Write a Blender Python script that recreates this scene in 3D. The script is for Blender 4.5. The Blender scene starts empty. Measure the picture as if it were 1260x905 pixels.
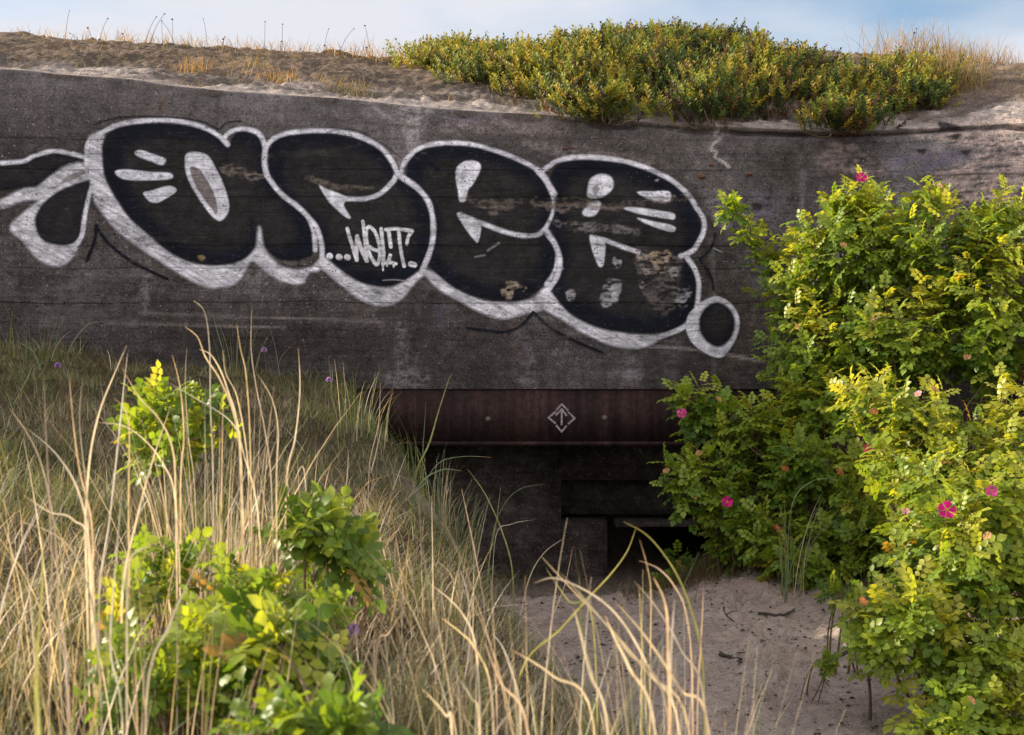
import bpy, math, numpy as np
rng = np.random.default_rng(7)
sc = bpy.context.scene
# ------------------------------------------------------------------ camera, light
F = 1731.0; EYE = 1.5                      # focal length in photo pixels, eye height
cam = bpy.data.cameras.new('camera'); co = bpy.data.objects.new('camera', cam)
sc.collection.objects.link(co); sc.camera = co
co.location = (0, 0, EYE); co.rotation_euler = (math.radians(90), 0, 0)
cam.sensor_width = 36; cam.lens = 36*F/1260; cam.clip_start = .05; cam.clip_end = 3000
cam.dof.use_dof = True; cam.dof.focus_distance = 8.0; cam.dof.aperture_fstop = 9.0
SUN = np.array((-1.5, .52, .64)); SUN /= np.linalg.norm(SUN)
elev = math.asin(SUN[2]); az = math.atan2(SUN[0], SUN[1])
w = bpy.data.worlds.new('World'); sc.world = w; w.use_nodes = True
nt = w.node_tree; nt.nodes.clear()
def wn(t): return nt.nodes.new(t)
out = wn('ShaderNodeOutputWorld'); bg = wn('ShaderNodeBackground'); bg.inputs[1].default_value = .075
sky = wn('ShaderNodeTexSky'); sky.sky_type = 'NISHITA'; sky.sun_disc = False
sky.sun_elevation = elev; sky.sun_rotation = az; sky.air_density = 1.0; sky.dust_density = .6; sky.ozone_density = 1.6
tc = wn('ShaderNodeTexCoord'); mp = wn('ShaderNodeMapping'); mp.inputs['Scale'].default_value = (2.2, 2.2, 7)
nz = wn('ShaderNodeTexNoise'); nz.inputs['Scale'].default_value = 1.6; nz.inputs['Detail'].default_value = 7
rp = wn('ShaderNodeValToRGB'); rp.color_ramp.elements[0].position = .28; rp.color_ramp.elements[1].position = .58
mx = wn('ShaderNodeMix'); mx.data_type = 'RGBA'; mx.inputs['B'].default_value = (4.6, 4.7, 5.1, 1)
L = nt.links.new
L(tc.outputs['Generated'], mp.inputs[0]); L(mp.outputs[0], nz.inputs[0]); L(nz.outputs[0], rp.inputs[0])
L(rp.outputs[0], mx.inputs['Factor']); L(sky.outputs[0], mx.inputs['A']); # unseen bright cloud bank behind the camera, added as fill light
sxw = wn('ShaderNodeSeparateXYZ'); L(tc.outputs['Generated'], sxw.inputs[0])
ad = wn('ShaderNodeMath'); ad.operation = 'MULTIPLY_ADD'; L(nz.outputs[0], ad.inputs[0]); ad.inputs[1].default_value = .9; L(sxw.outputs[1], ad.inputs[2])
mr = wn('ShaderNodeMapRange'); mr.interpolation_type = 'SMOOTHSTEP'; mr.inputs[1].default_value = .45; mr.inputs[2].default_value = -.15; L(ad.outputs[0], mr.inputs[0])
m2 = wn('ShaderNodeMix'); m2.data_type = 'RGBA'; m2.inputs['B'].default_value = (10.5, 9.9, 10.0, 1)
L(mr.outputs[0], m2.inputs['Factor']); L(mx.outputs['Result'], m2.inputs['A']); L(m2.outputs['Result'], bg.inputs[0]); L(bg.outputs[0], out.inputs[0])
sl = bpy.data.lights.new('sun', 'SUN'); sl.energy = 5.0; sl.angle = math.radians(.6); sl.color = (1, .87, .68)
so = bpy.data.objects.new('sun', sl); sc.collection.objects.link(so)
from mathutils import Vector
so.rotation_euler = Vector(SUN).to_track_quat('Z', 'Y').to_euler(); so.location = (8, 12, 12)
vs = sc.view_settings; vs.view_transform = 'Standard'; vs.look = 'None'; vs.gamma = 1; vs.use_curve_mapping = False; vs.exposure = 1.22
sc.cycles.use_denoising = True
sc.cycles.max_bounces = 8; sc.cycles.transparent_max_bounces = 12

# ------------------------------------------------------------------ helpers
def P(u, v, d): return np.array(((u-630)/F*d, d, EYE+(452.5-v)/F*d))
def sst(a, b, x):
    t = np.clip((np.asarray(x, float)-a)/(b-a), 0, 1); return t*t*(3-2*t)
def _hash(ix, iy, s):
    h = (ix.astype(np.int64)*374761393 + iy.astype(np.int64)*668265263 + s*982451653) & 0xffffffff
    h = ((h ^ (h >> 13))*1274126177) & 0xffffffff
    return ((h ^ (h >> 16)) & 0xffff)/65535.0
def vnoise(x, y, s=0):
    x = np.asarray(x, float); y = np.asarray(y, float)
    ix = np.floor(x); iy = np.floor(y); fx = x-ix; fy = y-iy
    fx = fx*fx*(3-2*fx); fy = fy*fy*(3-2*fy)
    a = _hash(ix, iy, s); b = _hash(ix+1, iy, s); c = _hash(ix, iy+1, s); d = _hash(ix+1, iy+1, s)
    return (a*(1-fx)+b*fx)*(1-fy)+(c*(1-fx)+d*fx)*fy
def fbm(x, y, s=0, o=4):
    r = 0; a = .5
    for k in range(o): r = r+a*(vnoise(x*2**k, y*2**k, s+k)-.5); a *= .5
    return r
def tag(o, label=None, cat=None, group=None, kind=None):
    if label: o['label'] = label
    if cat: o['category'] = cat
    if group: o['group'] = group
    if kind: o['kind'] = kind
    return o
def thing(name, loc, label, cat, group=None):
    o = bpy.data.objects.new(name, None); sc.collection.objects.link(o); o.location = loc; o.empty_display_size = .2
    return tag(o, label, cat, group)
def mesh(name, V, faces, mat, parent=None, smooth=False, col=None, attrs=None):
    """V (n,3) world; faces: list of int arrays (m,k). Parented things keep world placement."""
    V = np.asarray(V, float)
    if parent is not None: V = V-np.array(parent_world(parent))
    me = bpy.data.meshes.new(name)
    faces = [np.asarray(f, np.int32) for f in faces if len(f)]
    me.vertices.add(len(V)); me.vertices.foreach_set('co', V.astype(np.float32).ravel())
    nl = sum(f.size for f in faces); npoly = sum(len(f) for f in faces)
    me.loops.add(nl); me.polygons.add(npoly)
    me.loops.foreach_set('vertex_index', np.concatenate([f.ravel() for f in faces]))
    tot = np.concatenate([np.full(len(f), f.shape[1], np.int32) for f in faces])
    me.polygons.foreach_set('loop_start', np.concatenate([[0], np.cumsum(tot)[:-1]]).astype(np.int32))
    if smooth: me.polygons.foreach_set('use_smooth', np.ones(npoly, bool))
    def addc(nm, c):
        c = np.asarray(c, np.float32)
        if c.shape[1] == 3: c = np.concatenate([c, np.ones((len(c), 1), np.float32)], 1)
        a = me.attributes.new(nm, 'FLOAT_COLOR', 'POINT'); a.data.foreach_set('color', c.ravel())
    if col is not None: addc('col', col)
    for k, c in (attrs or {}).items(): addc(k, c)
    me.update(calc_edges=True); me.validate()
    me.materials.append(mat)
    o = bpy.data.objects.new(name, me); sc.collection.objects.link(o)
    if parent is not None: o.parent = parent
    return o
def parent_world(p):
    l = Vector(p.location)
    while p.parent is not None: p = p.parent; l += Vector(p.location)
    return l
def grid_faces(nr, nc, mask=None):
    i = np.arange(nr*nc).reshape(nr, nc)
    f = np.stack([i[:-1, :-1], i[:-1, 1:], i[1:, 1:], i[1:, :-1]], -1).reshape(-1, 4)
    return f if mask is None else f[mask.ravel()]
def boxes(lst):
    Vs = []; Fs = []; n = 0
    for (x0, x1, y0, y1, z0, z1) in lst:
        Vs.append([(x, y, z) for z in (z0, z1) for (x, y) in ((x0, y0), (x1, y0), (x1, y1), (x0, y1))])
        Fs.append(np.array([(0, 3, 2, 1), (4, 5, 6, 7), (0, 1, 5, 4), (1, 2, 6, 5), (2, 3, 7, 6), (3, 0, 4, 7)])+n); n += 8
    return np.concatenate(Vs), [np.concatenate(Fs)]
def cr(pts, closed=False, n=6):
    p = np.asarray(pts, float); m = len(p); outp = []
    for i in range(m if closed else m-1):
        if closed: a, b, c, d = p[(i-1) % m], p[i], p[(i+1) % m], p[(i+2) % m]
        else: a, b, c, d = p[max(i-1, 0)], p[i], p[i+1], p[min(i+2, m-1)]
        for t in np.arange(n)/n:
            outp.append(.5*((2*b)+(-a+c)*t+(2*a-5*b+4*c-d)*t*t+(-a+3*b-3*c+d)*t**3))
    if not closed: outp.append(p[-1])
    return np.array(outp)

# ------------------------------------------------------------------ materials
def mat(name):
    m = bpy.data.materials.new(name); m.use_nodes = True
    t = m.node_tree; t.nodes.clear()
    o = t.nodes.new('ShaderNodeOutputMaterial')
    b = t.nodes.new('ShaderNodeBsdfPrincipled'); t.links.new(b.outputs[0], o.inputs[0])
    return m, t, b, o
def N(t, typ, **kw):
    n = t.nodes.new(typ)
    for k, v in kw.items():
        if k.startswith('i_'): n.inputs[k[2:].replace('_', ' ')].default_value = v
        else: setattr(n, k, v)
    return n
def mixc(t, fac, a, b, mode='MIX'):
    m = t.nodes.new('ShaderNodeMix'); m.data_type = 'RGBA'; m.blend_type = mode
    for s, v in (('Factor', fac), ('A', a), ('B', b)):
        if hasattr(v, 'is_linked') or hasattr(v, 'links'): t.links.new(v, m.inputs[s])
        else: m.inputs[s].default_value = v if s == 'Factor' else (*v, 1) if len(v) == 3 else v
    return m.outputs['Result']
def ramp(t, fac, stops):
    r = t.nodes.new('ShaderNodeValToRGB'); e = r.color_ramp.elements
    while len(e) > 1: e.remove(e[0])
    e[0].position = stops[0][0]; e[0].color = (*([stops[0][1]]*3), 1) if np.isscalar(stops[0][1]) else (*stops[0][1], 1)
    for p, c in stops[1:]:
        k = e.new(p); k.color = (c, c, c, 1) if np.isscalar(c) else (*c, 1)
    t.links.new(fac, r.inputs[0]); return r.outputs[0]
def noise(t, vec, scale, detail=5, rough=.55, mscale=None):
    if mscale is not None:
        q = t.nodes.new('ShaderNodeMapping'); q.inputs['Scale'].default_value = mscale; t.links.new(vec, q.inputs[0]); vec = q.outputs[0]
    n = t.nodes.new('ShaderNodeTexNoise'); n.inputs['Scale'].default_value = scale; n.inputs['Detail'].default_value = detail
    n.inputs['Roughness'].default_value = rough; t.links.new(vec, n.inputs['Vector']); return n.outputs['Fac']
def bump(t, h, strength, dist, prev=None):
    b = t.nodes.new('ShaderNodeBump'); b.inputs['Strength'].default_value = strength; b.inputs['Distance'].default_value = dist
    t.links.new(h, b.inputs['Height'])
    if prev is not None: t.links.new(prev, b.inputs['Normal'])
    return b.outputs['Normal']
def pos(t): return t.nodes.new('ShaderNodeNewGeometry').outputs['Position']
def vattr(t, nm): a = t.nodes.new('ShaderNodeAttribute'); a.attribute_name = nm; return a

def math_(t, op, a, b=None, c=None):
    m = t.nodes.new('ShaderNodeMath'); m.operation = op
    for i, v in enumerate((a, b, c)):
        if v is None: continue
        if np.isscalar(v): m.inputs[i].default_value = v
        else: t.links.new(v, m.inputs[i])
    return m.outputs[0]

Z0, Z1 = 1.2, 3.3                              # height range of the board-mark ramp
def z_of(v): return EYE+(452.5-v)/F*8.55
def board_lines(t, p):
    """dark casting seams of the formwork boards, slightly wavy, 0 = seam"""
    sx = t.nodes.new('ShaderNodeSeparateXYZ'); t.links.new(p, sx.inputs[0])
    wob = noise(t, p, 1.3, 2, .5, (1, 1, .3)); wob2 = noise(t, p, 9, 2)
    z = math_(t, 'ADD', sx.outputs[2], math_(t, 'MULTIPLY', math_(t, 'SUBTRACT', wob, .5), .05))
    z = math_(t, 'ADD', z, math_(t, 'MULTIPLY', math_(t, 'SUBTRACT', wob2, .5), .012))
    f = math_(t, 'DIVIDE', math_(t, 'SUBTRACT', z, Z0), Z1-Z0)
    stops = [(0, 1.)]
    for v, dk in sorted([(418, .5), (398, .62), (374, .45), (331, .35), (303, .3), (262, .55), (243, .4), (208, .15), (188, .65), (170, .5)], reverse=True):
        c = (z_of(v)-Z0)/(Z1-Z0)
        stops += [(c-.0032, 1.), (c, dk), (c+.0032, 1.)]
    part = ramp(t, noise(t, p, 2.1, 3, .6, (1, 1, 2)), [(.3, 0.), (.55, 1.)])
    ln = ramp(t, f, stops)
    return mixc(t, part, (1, 1, 1), ln)
def concrete_color(t, p):
    big = noise(t, p, 1.1, 6, .62)
    c = ramp(t, big, [(.28, (.026, .0225, .020)), (.42, (.050, .044, .041)), (.56, (.083, .075, .073)), (.72, (.150, .138, .136))])
    grain = noise(t, p, 6, 5, .65, (.35, .35, 4.5))
    c = mixc(t, .5, c, ramp(t, grain, [(.3, .5), (.5, 1.), (.7, 1.4)]), 'MULTIPLY')
    mot = noise(t, p, 13, 5, .7)
    c = mixc(t, .8, c, ramp(t, mot, [(.3, .45), (.5, 1.), (.7, 1.7)]), 'MULTIPLY')
    fine = noise(t, p, 85, 3, .7)
    c = mixc(t, .9, c, ramp(t, fine, [(.3, .45), (.5, 1.), (.72, 1.6)]), 'MULTIPLY')
    v = t.nodes.new('ShaderNodeTexVoronoi'); v.inputs['Scale'].default_value = 55; t.links.new(p, v.inputs['Vector'])
    sp = ramp(t, v.outputs['Distance'], [(.12, 1.), (.26, 0.)])
    sel = t.nodes.new('ShaderNodeSeparateColor'); t.links.new(v.outputs['Color'], sel.inputs[0])
    s1 = ramp(t, sel.outputs[0], [(.72, 0.), (.80, 1.)])
    pit = ramp(t, sel.outputs[1], [(.80, 0.), (.86, 1.)])
    patch = ramp(t, noise(t, p, 1.7, 3), [(.38, .25), (.6, 1.)])
    v2 = t.nodes.new('ShaderNodeTexVoronoi'); v2.inputs['Scale'].default_value = 27; t.links.new(p, v2.inputs['Vector'])
    sel2 = t.nodes.new('ShaderNodeSeparateColor'); t.links.new(v2.outputs['Color'], sel2.inputs[0])
    brk = noise(t, p, 70, 2)
    sp2 = ramp(t, math_(t, 'ADD', v2.outputs['Distance'], math_(t, 'MULTIPLY', math_(t, 'SUBTRACT', brk, .5), .35)), [(.10, 1.), (.24, 0.)])
    c = mixc(t, math_(t, 'MULTIPLY', math_(t, 'MULTIPLY', sp2, ramp(t, sel2.outputs[0], [(.70, 0.), (.95, .8)])), patch), c, (.30, .275, .27))
    c = mixc(t, math_(t, 'MULTIPLY', sp2, ramp(t, sel2.outputs[1], [(.78, 0.), (.9, .9)])), c, (.012, .010, .010))
    k = math_(t, 'MULTIPLY', math_(t, 'MULTIPLY', sp, s1), patch)
    c = mixc(t, math_(t, 'MULTIPLY', k, .8), c, (.38, .35, .35))
    c = mixc(t, math_(t, 'MULTIPLY', math_(t, 'MULTIPLY', sp, pit), .8), c, (.02, .018, .016))
    return c, sp, pit, fine, grain
def concrete_mat(name, stain_and_light=True, lines=True, tint=None):
    m, t, b, o = mat(name); p = pos(t)
    c, sp, pit, fine, grain = concrete_color(t, p)
    h = math_(t, 'ADD', math_(t, 'MULTIPLY', fine, .5), grain)
    h = math_(t, 'SUBTRACT', h, math_(t, 'MULTIPLY', math_(t, 'MULTIPLY', sp, pit), 1.2))
    if lines:
        ln = board_lines(t, p); c = mixc(t, .85, c, ln, 'MULTIPLY')
        h = math_(t, 'ADD', h, ln)
    if tint: c = mixc(t, 1., c, tint, 'MULTIPLY')
    if stain_and_light:
        a = vattr(t, 'stain_and_light')
        br = ramp(t, noise(t, p, 16, 6, .75), [(.30, .25), (.5, 1.)])
        sc_ = mixc(t, .85, a.outputs['Color'], ramp(t, fine, [(.3, .45), (.5, 1.), (.72, 1.6)]), 'MULTIPLY')
        sc_ = mixc(t, .8, sc_, ramp(t, noise(t, p, 11, 6, .72), [(.3, .45), (.5, 1.), (.7, 1.5)]), 'MULTIPLY')
        c = mixc(t, math_(t, 'MULTIPLY', a.outputs['Alpha'], br), c, sc_)
    t.links.new(c, b.inputs['Base Color']); b.inputs['Roughness'].default_value = .95; b.inputs['Specular IOR Level'].default_value = .08
    t.links.new(bump(t, h, .9, .012), b.inputs['Normal'])
    return m
M_CONC = concrete_mat('weathered_concrete')
M_INNER = concrete_mat('inner_concrete', stain_and_light=False, lines=False, tint=(1.9, 1.8, 1.75))
def paint_mat(name):
    m, t, b, o = mat(name); p = pos(t)
    a = vattr(t, 'col')
    fine = noise(t, p, 85, 3, .7); grain = noise(t, p, 6, 5, .65, (.35, .35, 4.5))
    ln = board_lines(t, p)
    v = t.nodes.new('ShaderNodeTexVoronoi'); v.inputs['Scale'].default_value = 55; t.links.new(p, v.inputs['Vector'])
    sel = t.nodes.new('ShaderNodeSeparateColor'); t.links.new(v.outputs['Color'], sel.inputs[0])
    sp = ramp(t, v.outputs['Distance'], [(.12, 1.), (.28, 0.)])
    pit = math_(t, 'MULTIPLY', sp, ramp(t, sel.outputs[1], [(.72, 0.), (.8, 1.)]))
    worn = ramp(t, noise(t, p, 26, 5, .75, (.6, .6, 1.6)), [(.30, .22), (.47, 1.)])
    worn2 = ramp(t, noise(t, p, 5, 5, .7, (.5, .5, 3)), [(.30, .45), (.48, 1.)])
    c = mixc(t, .55, a.outputs['Color'], ramp(t, grain, [(.3, .6), (.55, 1.05), (.75, 1.3)]), 'MULTIPLY')
    c = mixc(t, .5, c, ramp(t, fine, [(.3, .55), (.55, 1.), (.75, 1.3)]), 'MULTIPLY')
    mot = noise(t, p, 13, 6, .72)
    c = mixc(t, .85, c, ramp(t, mot, [(.3, .5), (.5, 1.), (.7, 1.6)]), 'MULTIPLY')
    agg = math_(t, 'MULTIPLY', sp, ramp(t, sel.outputs[0], [(.80, 0.), (.86, .55)]))
    c = mixc(t, agg, c, (.10, .092, .088))
    c = mixc(t, .9, c, ln, 'MULTIPLY')
    c = mixc(t, math_(t, 'MULTIPLY', pit, .75), c, (.03, .027, .025))
    t.links.new(c, b.inputs['Base Color']); b.inputs['Roughness'].default_value = .85; b.inputs['Specular IOR Level'].default_value = .12
    h = math_(t, 'ADD', math_(t, 'ADD', math_(t, 'MULTIPLY', fine, .5), grain), math_(t, 'SUBTRACT', ln, math_(t, 'MULTIPLY', pit, 1.2)))
    t.links.new(bump(t, h, .8, .010), b.inputs['Normal'])
    tr = t.nodes.new('ShaderNodeBsdfTransparent'); ms = t.nodes.new('ShaderNodeMixShader')
    al = math_(t, 'MULTIPLY', math_(t, 'MULTIPLY', a.outputs['Alpha'], worn), worn2)
    t.links.new(al, ms.inputs[0]); t.links.new(tr.outputs[0], ms.inputs[1]); t.links.new(b.outputs[0], ms.inputs[2])
    t.links.new(ms.outputs[0], o.inputs[0])
    return m
M_PAINT = paint_mat('spray_paint')
def steel_mat():
    m, t, b, o = mat('rusty_steel'); p = pos(t)
    n1 = noise(t, p, 3, 6, .65, (1, 1, .45)); n2 = noise(t, p, 40, 4, .7); n3 = noise(t, p, 9, 5, .7, (2.2, 2, .14))
    c = ramp(t, n1, [(.3, (.014, .009, .009)), (.5, (.027, .0155, .0145)), (.7, (.044, .025, .021))])
    c = mixc(t, .8, c, ramp(t, n2, [(.3, .5), (.5, 1.), (.7, 1.5)]), 'MULTIPLY')
    c = mixc(t, .6, c, ramp(t, n3, [(.32, .35), (.52, 1.), (.68, 1.9)]), 'MULTIPLY')
    t.links.new(c, b.inputs['Base Color']); b.inputs['Roughness'].default_value = .85; b.inputs['Specular IOR Level'].default_value = .12
    t.links.new(bump(t, n2, .5, .006), b.inputs['Normal']); return m
M_STEEL = steel_mat()
def flat_mat(name, colr, rough=.8, var=.3, scale=30, metal=0):
    m, t, b, o = mat(name); p = pos(t); n = noise(t, p, scale, 4, .65)
    c = mixc(t, 1., colr, ramp(t, n, [(.25, 1-var), (.75, 1+var)]), 'MULTIPLY')
    t.links.new(c, b.inputs['Base Color']); b.inputs['Roughness'].default_value = rough; b.inputs['Metallic'].default_value = metal
    t.links.new(bump(t, n, .4, .004), b.inputs['Normal']); return m
M_STENCIL = flat_mat('stencil_paint', (.20, .18, .18), .8, .6, 60)
M_BOLT = flat_mat('bolt_steel', (.09, .075, .065), .7, .4, 60)
M_TWIG = flat_mat('twig_bark', (.05, .038, .03), .9, .5, 50)
M_STONE = flat_mat('rust_brown_stone', (.13, .055, .028), .85, .6, 90)
def leafy(name, trans=.4, rough=.42, tcol=(1.75, 1.5, .5), spec=.45, var=(.7, 1.25), nscale=30):
    m, t, b, o = mat(name); a = vattr(t, 'col'); p = pos(t)
    n = noise(t, p, nscale, 3, .6)
    c = mixc(t, 1., a.outputs['Color'], ramp(t, n, [(.3, var[0]), (.7, var[1])]), 'MULTIPLY')
    t.links.new(c, b.inputs['Base Color']); b.inputs['Roughness'].default_value = rough; b.inputs['Specular IOR Level'].default_value = spec
    tl = t.nodes.new('ShaderNodeBsdfTranslucent'); t.links.new(mixc(t, 1., c, tcol, 'MULTIPLY'), tl.inputs[0])
    ms = t.nodes.new('ShaderNodeMixShader'); ms.inputs[0].default_value = trans
    t.links.new(b.outputs[0], ms.inputs[1]); t.links.new(tl.outputs[0], ms.inputs[2]); t.links.new(ms.outputs[0], o.inputs[0])
    return m
M_LEAF = leafy('rose_leaf', .48, spec=.35)
M_GRASS = leafy('grass_blade', .35, .5, (1.25, 1.1, .7), .35)
M_HEATH = leafy('heath_sprig', .3, .6, (1.4, 1.2, .5), .25)
M_PETAL = leafy('petal', .35, .6, (1.2, 1, 1.1), .2)
M_STEM = flat_mat('rose_stem', (.12, .075, .04), .85, .4, 40)
def ground_mat():
    m, t, b, o = mat('dune_sand'); p = pos(t); a = vattr(t, 'col')
    n1 = noise(t, p, 2.2, 6, .65); n2 = noise(t, p, 18, 6, .7); n3 = noise(t, p, 160, 3, .7)
    sand = ramp(t, n1, [(.3, (.44, .345, .29)), (.5, (.54, .43, .37)), (.7, (.62, .51, .44))])
    sand = mixc(t, .8, sand, ramp(t, noise(t, p, 34, 6, .75, (.7, 1.3, 1)), [(.30, .22), (.44, .85), (.7, 1.3)]), 'MULTIPLY')
    sand = mixc(t, .6, sand, ramp(t, n3, [(.3, .55), (.5, 1.), (.7, 1.35)]), 'MULTIPLY')
    soil = ramp(t, n2, [(.3, (.035, .028, .016)), (.5, (.085, .066, .036)), (.7, (.15, .115, .06))])
    sx = t.nodes.new('ShaderNodeSeparateColor'); t.links.new(a.outputs['Color'], sx.inputs[0])
    c = mixc(t, sx.outputs[0], sand, soil)
    t.links.new(c, b.inputs['Base Color']); b.inputs['Roughness'].default_value = .95; b.inputs['Specular IOR Level'].default_value = .15
    h = math_(t, 'ADD', n2, math_(t, 'MULTIPLY', n3, .35))
    t.links.new(bump(t, h, 1., .06), b.inputs['Normal']); return m
M_GROUND = ground_mat()

# ------------------------------------------------------------------ terrain
FOOT = [(.55+.11*(k % 2)+.07*math.sin(k*2.1), 4.6+.33*k, .15*math.sin(k*1.7)) for k in range(11)]+[(1.0+.12*(k % 2), 5.2+.31*k, -.3+.2*math.sin(k)) for k in range(6)]
def H(x, y, rough=True):
    x = np.asarray(x, float); y = np.asarray(y, float)
    xe = np.interp(y, [-2, 0, 2, 3.5, 5, 6, 7, 8, 8.6, 9], [.7, .6, .34, .06, -.08, -.22, -.40, -.60, -.70, -.72])
    wd = np.interp(y, [2, 5, 8.5], [.55, .45, .36])
    M = sst(0, 1, (xe-x+wd)/(2*wd))
    top = .78+.092*(np.clip(y, -1, 9)-2)+np.clip(.10*(-x-.7), 0, .6)
    top = top-.12*np.exp(-((x+1.0)/.5)**2-((y-5.3)/1.2)**2)
    z = .28+M*(top-.28)+.45*sst(1.2, 3.4, x)*sst(1, 5, y)
    z = z+.17*sst(.55, 1.3, x)*sst(5.6, 7.2, y)
    dip = sst(7.3, 8.6, y)*sst(-.75, .2, x)*(1-sst(.75, 1.35, x)); z = z*(1-dip)+(.06)*dip
    if rough:
        for (fx, fy, fa) in FOOT:
            dx = (x-fx)*np.cos(fa)+(y-fy)*np.sin(fa); dy = -(x-fx)*np.sin(fa)+(y-fy)*np.cos(fa); q = (dx/.055)**2+(dy/.14)**2
            z = z-.045*np.exp(-q*q*.6)+.02*np.exp(-((np.sqrt(q)-1.5)/.35)**2)
    z = np.where(y > 8.95, np.where((x > -1.0) & (x < 1.95) & (y < 11.2), .05, np.where(y > 9.3, 1.0, z)), z)
    inn = sst(8.42, 8.78, y)*(x > -1.34)*(x < 1.99)*(y < 11.2); z = z*(1-inn)+.05*inn
    if rough:
        z = z+.05*fbm(x*2.3, y*2.3, 3)+.075*fbm(x*7, y*7, 9)*(np.hypot(x, y) < 14)+.05*fbm(x*21, y*21, 15)*(np.hypot(x, y) < 14)
    z = z+2.1*np.exp(-((x+5.7)/1.35)**2-((y-7.4)/1.5)**2)  # unseen hump left of the view, added to shade the grass bank
    far = np.hypot(x, y-4)
    return z+sst(14, 60, far)*(fbm(x/25., y/25., 31)*2.2)
def axis(a, b, step, far):
    mid = np.arange(a, b, step); g = step*1.35**np.arange(1, 60); g = np.cumsum(g); g = g[g < far]
    return np.concatenate([a-g[::-1], mid, mid[-1]+g])
gx = np.concatenate([axis(-3.6, -.6, .035, 420)[:-1], np.arange(-.6, 1.9, .018), 1.9+.035*np.arange(1, 55)]); gx = gx[gx < 3.8]; gx = gx[(gx < -.6) | (gx >= -.6)]
gx = np.unique(np.concatenate([gx[gx < 3.8], axis(3.6, 3.8, .035, 420)])); gx = gx[np.concatenate([[True], np.diff(gx) > .004])]
gy = axis(1, 9.4, .022, 420)
GX, GY = np.meshgrid(gx, gy); GZ = H(GX, GY)
# mask of grass litter against bare sand
xe_ = np.interp(GY, [0, 2, 3.5, 4.3, 5, 5.6, 6.2, 7, 8, 8.6], [1., .62, .5, .42, .18, .06, -.06, -.22, -.36, -.42])
lit = sst(-.12, .22, xe_-GX+.25*fbm(GX*5, GY*5, 40))
bare = np.exp(-((GX+.31)/.14)**2-((GY-6.2)/.45)**2); lit = lit*(1-np.clip(bare*1.4, 0, 1))
lit = np.maximum(lit, sst(1.25, 1.9, GX+.25*fbm(GX*4, GY*4, 44))*sst(5.0, 6.6, GY))
lit = np.maximum(lit, sst(7.3, 7.9, GY+.3*fbm(GX*4, GY*4, 46))*sst(.95, 1.2, GX))
lit = np.maximum(lit, .85*sst(12, 25, np.hypot(GX, GY)))
mesh('ground', np.stack([GX, GY, GZ], -1).reshape(-1, 3), [grid_faces(len(gy), len(gx))], M_GROUND, smooth=True,
     col=np.stack([lit, lit, lit], -1).reshape(-1, 3))['kind'] = 'structure'

# ------------------------------------------------------------------ bunker
bunker = thing('concrete_bunker', (0.5, 8.5, .1), 'dark weathered concrete bunker with graffiti letters, half buried in the dune', 'bunker')
ZB = 1.37; OX0, OX1 = -1.3, 1.95; BZ = 1.03        # lintel top, opening sides, beam underside
UE = [-200, 30, 67, 160, 200, 277, 420, 500, 567, 667, 733, 820, 910, 1019, 1092, 1165, 1230, 1400]
VE = [76, 87, 92, 98, 105, 113, 122, 131, 137, 142, 148, 153, 158, 163, 161, 157, 153, 150]
UT = [-300, 30, 133, 233, 333, 420, 500, 560, 700, 900, 1000, 1150, 1230, 1400]
VT = [34, 41, 52, 55, 62, 66, 72, 66, 55, 52, 62, 72, 78, 95]
def lean(x): return .14+.30*sst(1.1, 3.2, x)
def plan(x): return 8.5-.34*np.clip(x-2.0, 0, 1.5)**2-1.02*np.clip(x-3.5, 0, 9)
def edge(x):
    de = plan(x)+lean(x); u = 630+F*x/np.clip(de, 8, 9.2)
    return de, EYE+(452.5-np.interp(u, UE, VE))/F*np.clip(de, 8, 9.2)-.5*np.clip(x-4.1, 0, 3)**2
LEDGE = [(z_of(208), .006), (z_of(303), -.004), (z_of(331), .006), (z_of(262), .004), (z_of(374), -.004), (z_of(398), .005)]
def face(x, z):
    de, ze = edge(x); t = np.clip((z-ZB)/(ze-ZB), -.5, 1.0)
    y = plan(x)+(de-plan(x))*np.clip(t, 0, 1)**1.7
    y = y+.012*fbm(x*1.7, z*5, 50)+.008*fbm(x*5, z*9, 53, 3)
    for zc, a in LEDGE: y = y+a*sst(-.015, .015, z-zc)
    # broken ledges where the concrete has spalled along the casting seams
    for zc, x0, x1, a in ((z_of(252), -.25, .35, .012), (z_of(252), .2, .75, .016), (z_of(213), -1.72, -1.45, .012)):
        y = y+a*np.exp(-((z-zc)/.035)**2)*sst(0, .15, x-x0)*sst(0, .15, x1-x)*(.4+1.2*vnoise(x*16, z*22, 61))
    return y
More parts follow.
